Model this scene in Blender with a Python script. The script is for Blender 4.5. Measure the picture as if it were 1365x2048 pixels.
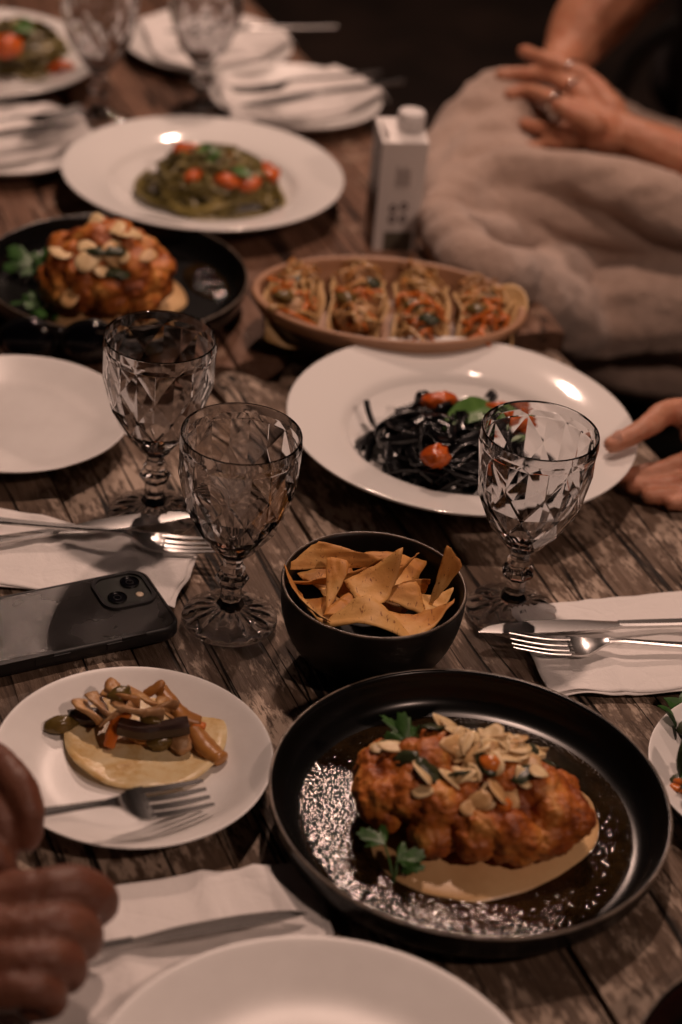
import bpy, bmesh, math, random
import numpy as np
from mathutils import Vector, Matrix, noise, Quaternion

R = math.radians
for o in list(bpy.data.objects): bpy.data.objects.remove(o)
sc = bpy.context.scene
COL = sc.collection

# ------------------------------------------------------------------ camera
CAM_H, CAM_PITCH, CAM_F, CAM_ROLL = .87, 32.75, 3950.0, 5.8      # metres, degrees, pixels at 2048 high, degrees
FW = Vector((0, math.cos(R(CAM_PITCH)), -math.sin(R(CAM_PITCH))))
_up = Vector((0, math.sin(R(CAM_PITCH)), math.cos(R(CAM_PITCH)))); _ri = Vector((1, 0, 0))
UP = _up*math.cos(R(CAM_ROLL)) - _ri*math.sin(R(CAM_ROLL))
RI = _ri*math.cos(R(CAM_ROLL)) + _up*math.sin(R(CAM_ROLL))
CAM = Vector((0, 0, CAM_H))
cd = bpy.data.cameras.new('camera'); cam = bpy.data.objects.new('camera', cd); COL.objects.link(cam)
rot = Matrix((RI, UP, -FW)).transposed()
cam.matrix_world = Matrix.Translation(CAM) @ rot.to_4x4()
cd.sensor_fit = 'VERTICAL'; cd.sensor_height = 36; cd.lens = CAM_F/2048*36
cd.clip_start = .02; cd.clip_end = 200
cd.dof.use_dof = True; cd.dof.focus_distance = 1.42; cd.dof.aperture_fstop = 3.5; cd.dof.aperture_blades = 0
sc.camera = cam

# ------------------------------------------------------------------ night sky and lamps
w = bpy.data.worlds.new('World'); sc.world = w; w.use_nodes = True
nt = w.node_tree; bg = nt.nodes['Background']
sky = nt.nodes.new('ShaderNodeTexSky'); sky.sky_type = 'NISHITA'; sky.sun_disc = False
sky.sun_elevation = R(-4); sky.sun_rotation = R(200)
nt.links.new(sky.outputs[0], bg.inputs[0]); bg.inputs[1].default_value = .02

def bulb(name, loc, power, radius, col):
    l = bpy.data.lights.new(name, 'POINT'); l.energy = power; l.shadow_soft_size = radius; l.color = col
    o = bpy.data.objects.new(name, l); o.location = loc; COL.objects.link(o); return o
WARM = (1.0, .66, .52)
bulb('overhead_lamp', (.06, 1.75, 1.70), 50, .04, WARM)
bulb('lamp_beyond_table', (-.07, 3.05, 1.60), 58, .05, WARM)
bulb('lamp_by_photographer', (1.60, -.35, 2.20), 84, .075, WARM)

sc.view_settings.view_transform = 'Standard'; sc.view_settings.look = 'None'
sc.view_settings.exposure = 0.0; sc.view_settings.gamma = 1; sc.view_settings.use_curve_mapping = False
sc.cycles.use_denoising = True
try: sc.cycles.denoiser = 'OPENIMAGEDENOISE'
except Exception: pass
sc.cycles.max_bounces = 14; sc.cycles.transmission_bounces = 14; sc.cycles.glossy_bounces = 6; sc.cycles.diffuse_bounces = 4
sc.cycles.transparent_max_bounces = 12
sc.cycles.sample_clamp_indirect = 6.0; sc.cycles.blur_glossy = 1.0

# ------------------------------------------------------------------ helpers
def P(px, py, z=0.0):
    """point of the place at height z, measured off the photograph"""
    d = FW*CAM_F + RI*(px-682.5) - UP*(py-1024)
    return CAM + d*((z-CAM_H)/d.z)

def V(*a): return Vector(a)

def mk(name, verts, faces, mat, parent=None, smooth=True, sharp=None, loc=None, rotz=None):
    me = bpy.data.meshes.new(name)
    me.from_pydata([tuple(v) for v in verts], [], faces)
    if smooth: me.shade_smooth()
    if sharp is not None: me.set_sharp_from_angle(angle=R(sharp))
    me.validate()
    if mat: me.materials.append(mat)
    o = bpy.data.objects.new(name, me); COL.objects.link(o)
    if parent: o.parent = parent
    if loc is not None: o.location = loc
    if rotz is not None: o.rotation_euler = (0, 0, rotz)
    return o

def tag(o, label=None, cat=None, group=None, kind=None):
    if label: o['label'] = label
    if cat: o['category'] = cat
    if group: o['group'] = group
    if kind: o['kind'] = kind
    return o

def thing(name, label, cat, loc=(0,0,0), rotz=0, group=None):
    o = bpy.data.objects.new(name, None); COL.objects.link(o); o.empty_display_size = .02
    o.location = loc; o.rotation_euler = (0, 0, rotz)
    return tag(o, label, cat, group)

def lathe(prof, seg=72, sx=1, sy=1, closed=True):
    v, f = [], []
    rings = []
    for r, z in prof:
        if r < 1e-6: rings.append([len(v)]); v.append((0, 0, z))
        else:
            i0 = len(v); rings.append(list(range(i0, i0+seg)))
            for k in range(seg):
                a = 2*math.pi*k/seg; v.append((r*sx*math.cos(a), r*sy*math.sin(a), z))
    for a, b in zip(rings, rings[1:]):
        for k in range(seg):
            k2 = (k+1) % seg
            if len(a) == 1 and len(b) == 1: continue
            if len(a) == 1: f.append((a[0], b[k2], b[k]))
            elif len(b) == 1: f.append((a[k], a[k2], b[0]))
            else: f.append((a[k], a[k2], b[k2], b[k]))
    return v, f

def smooth_profile(prof, n=4):
    """Catmull-Rom through a lathe profile"""
    out = []
    for i in range(len(prof)-1):
        p0 = prof[max(i-1, 0)]; p1 = prof[i]; p2 = prof[i+1]; p3 = prof[min(i+2, len(prof)-1)]
        for k in range(n):
            t = k/n
            q = []
            for c in (0, 1):
                q.append(.5*((2*p1[c])+(-p0[c]+p2[c])*t+(2*p0[c]-5*p1[c]+4*p2[c]-p3[c])*t*t+(-p0[c]+3*p1[c]-3*p2[c]+p3[c])*t**3))
            out.append((max(q[0], 0), q[1]))
    out.append(prof[-1]); return out

def catmull(pts, n=6):
    pts = [Vector(p) for p in pts]; out = []
    for i in range(len(pts)-1):
        p0 = pts[max(i-1, 0)]; p1 = pts[i]; p2 = pts[i+1]; p3 = pts[min(i+2, len(pts)-1)]
        for k in range(n):
            t = k/n
            out.append(.5*((2*p1)+(p2-p0)*t+(2*p0-5*p1+4*p2-p3)*t*t+(3*p1-p0-3*p2+p3)*t**3))
    out.append(pts[-1]); return out

def sweep(path, prof, up=V(0,0,1), caps=True, twist=None):
    """prof(i, t) -> list of (side, up) offsets; returns verts, faces"""
    path = [Vector(p) for p in path]; n = len(path); v = []; f = []; m = None
    side_prev = None
    for i, p in enumerate(path):
        t = (path[min(i+1, n-1)] - path[max(i-1, 0)])
        t = t.normalized() if t.length > 1e-9 else V(1,0,0)
        if side_prev is None:
            s = t.cross(up)
            if s.length < 1e-3: s = t.cross(V(1,0,0))
        else: s = side_prev - t*side_prev.dot(t)
        s.normalize(); side_prev = s.copy()
        u = s.cross(t)
        if twist:
            a = twist(i/(n-1)); s, u = s*math.cos(a)+u*math.sin(a), u*math.cos(a)-s*math.sin(a)
        pr = prof(i, i/(n-1)); m = len(pr)
        for a, b in pr: v.append(p + s*a + u*b)
    for i in range(n-1):
        for k in range(m):
            k2 = (k+1) % m
            f.append((i*m+k, i*m+k2, (i+1)*m+k2, (i+1)*m+k))
    if caps:
        f.append(tuple(range(m-1, -1, -1))); f.append(tuple(range((n-1)*m, n*m)))
    return v, f

def ringprof(rx, ry, n=10):
    return [(rx*math.cos(2*math.pi*k/n), ry*math.sin(2*math.pi*k/n)) for k in range(n)]

def boxprof(wd, th, b=.25):
    x, y = wd/2, th/2; c = min(x, y)*b*2
    return [(x-c,-y),(x,-y+c),(x,y-c),(x-c,y),(-x+c,y),(-x,y-c),(-x,-y+c),(-x+c,-y)]

def join(parts):
    v, f = [], []
    for a, b in parts:
        k = len(v); v += [tuple(q) for q in a]; f += [tuple(i+k for i in q) for q in b]
    return v, f

def icos(sub=2):
    bm = bmesh.new(); bmesh.ops.create_icosphere(bm, subdivisions=sub, radius=1)
    bm.verts.ensure_lookup_table()
    v = [x.co.copy() for x in bm.verts]; f = [tuple(q.index for q in x.verts) for x in bm.faces]; bm.free(); return v, f
ICO2 = icos(2); ICO3 = icos(3)

def ball(c, r, ico=ICO2, sc3=(1,1,1), rotm=None):
    c = Vector(c); out = []
    for q in ico[0]:
        p = V(q.x*r*sc3[0], q.y*r*sc3[1], q.z*r*sc3[2])
        if rotm: p = rotm @ p
        out.append(c+p)
    return out, ico[1]

def remeshed(name, parts, voxel, mat, parent=None, smooth_it=4, disp=None):
    """unite overlapping closed shapes into one continuous surface"""
    v, f = join(parts)
    me = bpy.data.meshes.new(name); me.from_pydata(v, [], f); me.update()
    o = bpy.data.objects.new(name, me); COL.objects.link(o)
    m = o.modifiers.new('r', 'REMESH'); m.mode = 'VOXEL'; m.voxel_size = voxel; m.adaptivity = 0
    if smooth_it:
        s = o.modifiers.new('s', 'SMOOTH'); s.iterations = smooth_it; s.factor = .5
    dg = bpy.context.evaluated_depsgraph_get(); ev = o.evaluated_get(dg)
    m2 = bpy.data.meshes.new_from_object(ev)
    o.modifiers.clear(); old = o.data; o.data = m2; bpy.data.meshes.remove(old); m2.name = name
    if disp:
        n = len(m2.vertices)
        nm = [x.normal.copy() for x in m2.vertices]
        for i in range(n):
            p = m2.vertices[i].co; m2.vertices[i].co = p + nm[i]*disp(p, nm[i])
    m2.materials.clear(); m2.materials.append(mat); m2.shade_smooth()
    if parent: o.parent = parent
    return o

def chain(pts, n=6, seg=12):
    """[(pos, radius)...] -> smooth tapered tube with round ends"""
    pp = catmull([p for p, r in pts], n)
    rr = []
    for i in range(len(pts)-1):
        for k in range(n): rr.append(pts[i][1]+(pts[i+1][1]-pts[i][1])*k/n)
    rr.append(pts[-1][1])
    # round caps
    d0 = (pp[0]-pp[1]).normalized(); d1 = (pp[-1]-pp[-2]).normalized()
    pre = [(pp[0]+d0*rr[0]*s, rr[0]*math.sqrt(max(0, 1-s*s))+1e-5) for s in (.97, .8, .5)]
    post = [(pp[-1]+d1*rr[-1]*s, rr[-1]*math.sqrt(max(0, 1-s*s))+1e-5) for s in (.5, .8, .97)]
    allp = [a for a, b in pre]+pp+[a for a, b in post]; allr = [b for a, b in pre]+rr+[b for a, b in post]
    return sweep(allp, lambda i, t: ringprof(allr[i], allr[i], seg))

def copy_tree(o, parent=None):
    c = o.copy(); COL.objects.link(c); c.parent = parent
    for ch in o.children: copy_tree(ch, c)
    return c

def nz(p, s, seed=0.0): return noise.noise(V(p[0]*s+seed, p[1]*s-seed*.7, p[2]*s+seed*1.3))

# ------------------------------------------------------------------ materials
def pmat(name, col=(.5,.5,.5), rough=.5, spec=.5, **kw):
    m = bpy.data.materials.new(name); m.use_nodes = True; b = m.node_tree.nodes['Principled BSDF']
    b.inputs['Base Color'].default_value = (*col, 1); b.inputs['Roughness'].default_value = rough
    b.inputs['Specular IOR Level'].default_value = spec
    for k, v in kw.items(): b.inputs[k].default_value = v
    return m

def N(m, t, **kw):
    n = m.node_tree.nodes.new(t)
    for k, v in kw.items():
        if k in n.inputs.keys(): n.inputs[k].default_value = v
        else: setattr(n, k, v)
    return n

def L(m, a, b): m.node_tree.links.new(a, b)
def BS(m): return m.node_tree.nodes['Principled BSDF']

def coords(m, scale=(1,1,1), kind='Object', rotation=(0,0,0)):
    t = N(m, 'ShaderNodeTexCoord'); mp = N(m, 'ShaderNodeMapping')
    mp.inputs['Scale'].default_value = scale; mp.inputs['Rotation'].default_value = rotation
    L(m, t.outputs[kind], mp.inputs['Vector']); return mp.outputs[0]

def noise_tex(m, vec, scale, detail=4, rough=.55, dist=0):
    n = N(m, 'ShaderNodeTexNoise', Scale=scale, Detail=detail, Roughness=rough, Distortion=dist); L(m, vec, n.inputs['Vector']); return n.outputs['Fac']

def ramp(m, fac, stops):
    r = N(m, 'ShaderNodeValToRGB'); e = r.color_ramp.elements
    while len(e) < len(stops): e.new(.5)
    for k, (p, c) in enumerate(stops):
        e[k].position = p; e[k].color = (*c, 1) if len(c) == 3 else c
    L(m, fac, r.inputs[0]); return r.outputs[0]

def mix(m, fac, a, b, mode='MIX'):
    n = N(m, 'ShaderNodeMix', data_type='RGBA', blend_type=mode)
    if isinstance(fac, (int, float)): n.inputs[0].default_value = fac
    else: L(m, fac, n.inputs[0])
    for s, x in ((6, a), (7, b)):
        if isinstance(x, tuple): n.inputs[s].default_value = (*x, 1)
        else: L(m, x, n.inputs[s])
    return n.outputs[2]

def bump(m, h, strength=.5, dist=.001, prev=None):
    b = N(m, 'ShaderNodeBump', Strength=strength, Distance=dist); L(m, h, b.inputs['Height'])
    if prev: L(m, prev, b.inputs['Normal'])
    return b.outputs[0]

def grainy(name, stops, scale, rough=.5, bumpd=.0006, bscale=None, spec=.5, sc3=(1,1,1), detail=5, dist=0, **kw):
    """mottled stuff: noise-coloured with fine relief"""
    m = pmat(name, rough=rough, spec=spec, **kw); c = coords(m, sc3)
    f = noise_tex(m, c, scale, detail, .6, dist); L(m, ramp(m, f, stops), BS(m).inputs['Base Color'])
    f2 = noise_tex(m, c, bscale or scale*2.5, 4, .6)
    L(m, bump(m, f2, .8, bumpd), BS(m).inputs['Normal'])
    return m

def wood_mat(name, dark, mid, light, flake, flake_amt, sheen=.55):
    m = pmat(name, rough=sheen, spec=.35)
    c = coords(m, (1, .09, 1)); c2 = coords(m, (1, .28, 1)); c1 = coords(m, (1, 1, 1))
    oi = N(m, 'ShaderNodeObjectInfo')
    add = N(m, 'ShaderNodeVectorMath', operation='ADD'); L(m, c, add.inputs[0])
    sc_ = N(m, 'ShaderNodeVectorMath', operation='SCALE'); sc_.inputs[0].default_value = (7, 3, 5); L(m, oi.outputs['Random'], sc_.inputs['Scale'])
    L(m, sc_.outputs[0], add.inputs[1]); c = add.outputs[0]
    g = noise_tex(m, c, 190, 8, .72, .5)          # grain
    g2 = noise_tex(m, c, 26, 5, .6, 1.2)          # broad bands
    col = ramp(m, g, [(.34, dark), (.49, mid), (.64, light)])
    col = mix(m, ramp(m, g2, [(.38, (0,0,0)), (.62, (1,1,1))]), col, mix(m, .5, col, mid), 'MIX')
    big = noise_tex(m, c1, 9, 4, .6); col = mix(m, ramp(m, big, [(.35, (.55,.55,.55)), (.65, (0,0,0))]), col, dark)
    # worn whitish flakes, short and ragged along the grain
    fl = noise_tex(m, c2, 190, 6, .72, .3); fz = noise_tex(m, c1, 14, 3, .6)
    mul = N(m, 'ShaderNodeMath', operation='MULTIPLY'); L(m, fl, mul.inputs[0]); L(m, fz, mul.inputs[1])
    fm = ramp(m, mul.outputs[0], [(.30-flake_amt, (0,0,0)), (.36-flake_amt, (1,1,1))])
    col = mix(m, fm, col, flake)
    # open cracks along the grain
    cr = N(m, 'ShaderNodeTexNoise', Scale=34, Detail=3, Roughness=.5, Distortion=.35); 
    cs = N(m, 'ShaderNodeVectorMath', operation='MULTIPLY'); cs.inputs[1].default_value = (1, .35, 1); L(m, c, cs.inputs[0]); L(m, cs.outputs[0], cr.inputs['Vector'])
    ab = N(m, 'ShaderNodeMath', operation='SUBTRACT'); L(m, cr.outputs['Fac'], ab.inputs[0]); ab.inputs[1].default_value = .5
    a2 = N(m, 'ShaderNodeMath', operation='ABSOLUTE'); L(m, ab.outputs[0], a2.inputs[0])
    cm = ramp(m, a2.outputs[0], [(.004, (1,1,1)), (.016, (0,0,0))])
    col = mix(m, cm, col, tuple(x*.12 for x in dark))
    L(m, col, BS(m).inputs['Base Color'])
    b = bump(m, g, .9, .0018); b = bump(m, fm, .6, .0006, b)
    inv = N(m, 'ShaderNodeMath', operation='SUBTRACT'); inv.inputs[0].default_value = 1; L(m, cm, inv.inputs[1])
    b = bump(m, inv.outputs[0], .9, .003, b)
    L(m, b, BS(m).inputs['Normal'])
    L(m, ramp(m, g, [(.3, (.75,)*3), (.7, (.45,)*3)]), BS(m).inputs['Roughness'])
    return m

M = {}
M['wood'] = wood_mat('weathered_wood', (.048,.031,.021), (.150,.100,.068), (.265,.192,.140), (.44,.345,.27), .045)
M['wood_far'] = wood_mat('brown_wood', (.085,.042,.025), (.19,.10,.062), (.27,.16,.105), (.36,.25,.18), -.02, .5)
M['porcelain'] = pmat('white_porcelain', (.80,.79,.77), .08, .5)
M['matte_white'] = grainy('matte_white_stoneware', [(.3,(.74,.72,.70)),(.7,(.80,.785,.765))], 30, .34, .00008, 300)
M['black_glaze'] = pmat('black_glaze', (.005,.005,.005), .24, .3)
M['black_matte'] = grainy('black_matte_stoneware', [(.3,(.004,.004,.004)),(.7,(.007,.0065,.0065))], 80, .45, .0001, 500, .3)
M['rim_glaze'] = grainy('worn_rim_glaze', [(.35,(.05,.035,.025)),(.65,(.22,.17,.13))], 60, .3, .0001, 300)
M['clay'] = grainy('terracotta', [(.3,(.30,.155,.085)),(.7,(.42,.23,.13))], 18, .42, .0003, 160)
M['clay_shade'] = grainy('shaded_clay', [(.3,(.02,.014,.01)),(.7,(.05,.03,.02))], 22, .4, .0003, 160)  # shaded copy of the terracotta, shadow put into the colour
M['steel'] = pmat('brushed_steel', (.60,.59,.58), .25, .5, Metallic=1.0)
M['silver'] = pmat('silver', (.75,.74,.72), .15, .5, Metallic=1.0)
M['glass'] = pmat('smoky_glass', (.83,.83,.84), .0, .5, IOR=1.48); BS(M['glass']).inputs['Transmission Weight'].default_value = 1.0
def paper():
    m = pmat('paper_napkin', (.80,.77,.75), .85, .2); c = coords(m)
    f = noise_tex(m, c, 900, 2); f2 = noise_tex(m, c, 45, 4, .6, .6)
    vo = N(m, 'ShaderNodeTexVoronoi', Scale=24.0, feature='DISTANCE_TO_EDGE'); L(m, c, vo.inputs['Vector'])
    ed = ramp(m, vo.outputs['Distance'], [(0, (0,0,0)), (.06, (1,1,1))]); b = bump(m, f, .3, .0004); b = bump(m, f2, .5, .0030, b); b = bump(m, ed, .18, .0012, b); L(m, b, BS(m).inputs['Normal']); return m
M['paper'] = paper()
M['case'] = pmat('black_rubber_case', (.014,.014,.015), .42, .5)
def leather():
    m = pmat('phone_back', (.022,.020,.019), .3, .8); c = coords(m)
    f = noise_tex(m, c, 2600, 2); L(m, bump(m, f, .5, .00025), BS(m).inputs['Normal'])
    f2 = noise_tex(m, c, 26, 3); L(m, ramp(m, f2, [(.35, (.14,)*3), (.65, (.32,)*3)]), BS(m).inputs['Roughness']); return m
M['phone_back'] = leather()
M['lens'] = pmat('lens_glass', (.004,.004,.006), .05, .8)
M['lens_ring'] = pmat('lens_ring', (.10,.10,.105), .25, .5, Metallic=1.0)
M['flash'] = pmat('flash', (.55,.45,.33), .3, .5)
M['camera_plate'] = pmat('camera_plate', (.045,.048,.045), .2, .5)
def skin(name, a, b):
    m = pmat(name, rough=.48, spec=.4); c = coords(m); f = noise_tex(m, c, 32, 5, .6)
    bl_ = noise_tex(m, c, 75, 4, .65); cl = ramp(m, f, [(.3, a), (.7, b)]); cl = mix(m, ramp(m, bl_, [(.45, (0,0,0)), (.7, (.55,.55,.55))]), cl, (a[0]*1.02, a[1]*.66, a[2]*.6))
    L(m, cl, BS(m).inputs['Base Color'])
    f2 = noise_tex(m, c, 420, 3); f3 = noise_tex(m, coords(m, (1,.45,1)), 150, 4, .65)
    nb = bump(m, f2, .5, .0006); nb = bump(m, f3, .6, .0014, nb); L(m, nb, BS(m).inputs['Normal'])
    s = BS(m); s.inputs['Subsurface Weight'].default_value = .12; s.inputs['Subsurface Radius'].default_value = (1,.35,.2); s.inputs['Subsurface Scale'].default_value = .006
    return m
M['skin_a'] = skin('skin_light', (.46,.21,.125), (.56,.28,.18))
M['skin_b'] = skin('skin_tan', (.40,.18,.10), (.50,.24,.145))
M['skin_c'] = skin('skin_brown', (.125,.048,.027), (.185,.075,.045))
M['nail'] = pmat('nail', (.60,.34,.26), .25, .5)
def fleece():
    m = pmat('fleece', rough=.95, spec=.1); c = coords(m); f = noise_tex(m, c, 22, 5, .65)
    L(m, ramp(m, f, [(.3, (.40,.285,.225)), (.7, (.56,.42,.345))]), BS(m).inputs['Base Color'])
    f2 = noise_tex(m, c, 420, 4, .7); f3 = noise_tex(m, c, 60, 4, .6); b = bump(m, f2, .8, .003); b = bump(m, f3, .6, .006, b)
    L(m, b, BS(m).inputs['Normal']); BS(m).inputs['Sheen Weight'].default_value = .35; BS(m).inputs['Sheen Roughness'].default_value = .6; return m
M['fleece'] = fleece()
M['dark_cloth'] = grainy('dark_cloth', [(.3,(.010,.009,.010)),(.7,(.025,.02,.02))], 12, .9, .001, 300, .2)
M['floor'] = grainy('dark_floor', [(.3,(.008,.006,.005)),(.7,(.05,.030,.022))], 4, .7, .002, 30)
M['black_metal'] = pmat('black_metal', (.01,.01,.01), .35, .5)

# food (colours are the foods' own)
M['cauli'] = grainy('roasted_cauliflower', [(.29,(.04,.012,.005)),(.42,(.30,.072,.014)),(.54,(.52,.165,.030)),(.70,(.72,.37,.10))], 36, .38, .0012, 380, detail=8)
M['sauce_red'] = grainy('red_sauce', [(.3,(.30,.05,.015)),(.7,(.48,.12,.04))], 60, .2, .0006, 200)
M['puree'] = grainy('hummus_puree', [(.3,(.58,.35,.16)),(.7,(.72,.49,.25))], 26, .34, .0005, 90)
M['almond'] = grainy('almond_flake', [(.3,(.62,.42,.20)),(.6,(.78,.60,.34))], 90, .45, .0002, 400)
M['almond_brown'] = grainy('toasted_almond', [(.3,(.42,.22,.08)),(.6,(.66,.42,.19))], 90, .45, .0002, 400)
M['parsley'] = grainy('parsley', [(.3,(.022,.07,.015)),(.7,(.05,.135,.03))], 160, .4, .0003, 400)
M['dark_herb'] = grainy('cooked_herb', [(.3,(.018,.028,.012)),(.7,(.05,.06,.025))], 120, .3, .0006, 300)
M['basil'] = grainy('basil', [(.3,(.045,.12,.02)),(.7,(.10,.21,.05))], 70, .34, .0008, 130)
M['tomato'] = grainy('roasted_tomato', [(.28,(.36,.045,.008)),(.7,(.66,.15,.022))], 70, .2, .0014, 170)
M['squid_pasta'] = pmat('squid_ink_pasta', (.006,.006,.007), .22, .6)
M['green_pasta'] = grainy('green_pesto_pasta', [(.3,(.065,.055,.012)),(.7,(.20,.155,.042))], 50, .34, .0004, 240)
M['green_pasta_pale'] = grainy('pale_pesto_pasta', [(.3,(.14,.115,.028)),(.7,(.32,.25,.08))], 50, .34, .0004, 240)
def chipmat():
    m = pmat('taro_chip', rough=.55, spec=.3); c = coords(m); f = noise_tex(m, c, 22, 4, .6)
    col = ramp(m, f, [(.3, (.40,.14,.028)), (.5, (.56,.26,.065)), (.72, (.70,.43,.16))])
    oi = N(m, 'ShaderNodeObjectInfo'); col = mix(m, ramp(m, oi.outputs['Random'], [(0, (0,0,0)), (.55, (.05,.05,.05)), (1, (.75,.75,.75))]), col, (.66,.40,.14))
    cs = coords(m, (1, .22, 1), rotation=(0, 0, .5)); v = noise_tex(m, cs, 420, 3, .6, .5)
    vm = ramp(m, v, [(.62, (0,0,0)), (.69, (1,1,1))]); col = mix(m, vm, col, (.20,.065,.02))
    L(m, col, BS(m).inputs['Base Color']); f2 = noise_tex(m, c, 240, 4, .6); L(m, bump(m, f2, .6, .0006), BS(m).inputs['Normal']); return m
M['chip'] = chipmat()
M['tortilla'] = grainy('tortilla', [(.26,(.36,.17,.045)),(.40,(.64,.43,.17)),(.55,(.76,.60,.33)),(.75,(.82,.70,.46))], 60, .32, .0009, 160, detail=7)
M['eggplant'] = grainy('eggplant_skin', [(.3,(.014,.007,.006)),(.7,(.05,.022,.014))], 60, .3, .0004, 200)
M['carrot'] = grainy('carrot', [(.3,(.50,.115,.015)),(.7,(.66,.20,.03))], 60, .28, .0003, 200)
M['onion'] = grainy('fried_onion', [(.3,(.26,.10,.03)),(.5,(.46,.24,.09)),(.7,(.64,.40,.19))], 90, .3, .0012, 260)
M['mushroom'] = grainy('saucy_mushroom', [(.3,(.20,.09,.035)),(.5,(.40,.22,.10)),(.7,(.58,.38,.21))], 90, .3, .0014, 260)
M['potato'] = grainy('roast_wedge', [(.3,(.32,.13,.03)),(.7,(.48,.22,.055))], 40, .36, .0004, 160)
M['pepper'] = grainy('green_pepper', [(.3,(.07,.05,.012)),(.7,(.16,.10,.025))], 50, .25, .0004, 160)
M['noodle_tan'] = grainy('tan_noodle', [(.3,(.30,.155,.05)),(.7,(.56,.36,.155))], 60, .26, .0003, 200)
M['wrap'] = grainy('wheat_wrap', [(.3,(.46,.28,.11)),(.7,(.64,.44,.22))], 40, .5, .0004, 200)
def saucemat(name, a, b):
    m = pmat(name, rough=.035, spec=1.0); c = coords(m); f = noise_tex(m, c, 70, 6, .65, .4)
    L(m, ramp(m, f, [(.3, a), (.7, b)]), BS(m).inputs['Base Color'])
    vo = N(m, 'ShaderNodeTexVoronoi', Scale=420.0); L(m, c, vo.inputs['Vector'])
    sq = N(m, 'ShaderNodeMath', operation='POWER'); L(m, vo.outputs['Distance'], sq.inputs[0]); sq.inputs[1].default_value = 2.0
    ng = N(m, 'ShaderNodeMath', operation='MULTIPLY'); L(m, sq.outputs[0], ng.inputs[0]); ng.inputs[1].default_value = -1.0
    f3 = noise_tex(m, c, 70, 3, .5)
    n = bump(m, ng.outputs[0], 1.0, .00036); n = bump(m, f3, 1.0, .0009, n); L(m, n, BS(m).inputs['Normal']); return m
M['oil_sauce'] = saucemat('oily_herb_sauce', (.006,.004,.002), (.036,.020,.007))
M['carton'] = pmat('carton_board', (.74,.71,.69), .45, .4)
M['carton_side'] = grainy('carton_dark_print', [(.42,(.10,.05,.045)),(.58,(.50,.46,.44))], 22, .45, .00005)
M['print_dark'] = pmat('print_dark', (.14,.11,.11), .5)
M['print_mid'] = pmat('print_grey', (.30,.26,.25), .5)
M['print_green'] = pmat('print_olive', (.11,.10,.075), .5)
M['cap'] = pmat('white_cap', (.78,.76,.75), .35)

# ================================================================== setting
mk('ground', [(-8,-4,-.76),(8,-4,-.76),(8,12,-.76),(-8,12,-.76)], [(0,1,2,3)], M['floor'], smooth=False)['kind'] = 'structure'

TA = R(24)     # the planks run away from the camera, turned this much
def plank(u0, u1, v0, v1, zt, th, mat, parent, seed, rag0=0, rag1=0, nx=14, ny=44, step=1.0):
    rnd = random.Random(seed); g = .0012
    u0 += g*rnd.uniform(.6, 1.6); u1 -= g*rnd.uniform(.6, 1.6)
    v, f = [], []
    tilt = rnd.uniform(-.0012, .0012); dz = rnd.uniform(-.0015, .0015)
    e1 = [noise.noise(V(i*.9, seed, 0))*rag1 + noise.noise(V(i*.35, seed, 3))*rag1*1.3 for i in range(nx+1)]
    e0 = [noise.noise(V(i*.9, seed, 7))*rag0 for i in range(nx+1)]
    for j in range(ny+1):
        t = j/ny
        for i in range(nx+1):
            s = i/nx
            a, b = v0+e0[i], v1+e1[i]
            y = a+(b-a)*t; x = u0+(u1-u0)*s + (noise.noise(V(y*9, seed, s))*.0016 if i in (0, nx) else 0)
            z = zt+dz+tilt*(s-.5)*2 + noise.noise(V(x*22, y*5, seed))*.0012
            if i in (0, nx): z -= .0035
            if i in (1, nx-1): z -= .0004
            if rag1 and t > .96: z += noise.noise(V(x*90, y*90, seed))*.004 - .004*(t-.96)/.04
            if j in (0, ny): z -= .004
            v.append((x, y, z))
    w_ = nx+1
    for j in range(ny):
        for i in range(nx): f.append((j*w_+i, j*w_+i+1, (j+1)*w_+i+1, (j+1)*w_+i))
    ring = [i for i in range(nx+1)]+[j*w_+nx for j in range(1, ny+1)]+[ny*w_+i for i in range(nx-1, -1, -1)]+[j*w_ for j in range(ny-1, 0, -1)]
    k = len(v)
    for r_ in ring: x, y, z = v[r_]; v.append((x, y, zt-th))
    n = len(ring)
    for i in range(n): f.append((ring[i], k+i, k+(i+1) % n, ring[(i+1) % n]))
    f.append(tuple(range(k+n-1, k-1, -1)))
    return mk('plank', v, f, mat, parent, sharp=40)

def table_legs(t, us, vs, z0):
    for u in us:
        for v_ in vs:
            mk('leg', [(u+a*.03, v_+b*.03, z) for z in (-.755, z0) for a, b in ((-1,-1),(1,-1),(1,1),(-1,1))],
               [(0,3,2,1),(4,5,6,7),(0,1,5,4),(1,2,6,5),(2,3,7,6),(3,0,4,7)], M['wood_far'], t, smooth=False)
def box(u0, u1, v0, v1, z0, z1):
    return ([(u, v_, z) for z in (z0, z1) for u, v_ in ((u0,v0),(u1,v0),(u1,v1),(u0,v1))],
            [(0,3,2,1),(4,5,6,7),(0,1,5,4),(1,2,6,5),(2,3,7,6),(3,0,4,7)])

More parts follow.
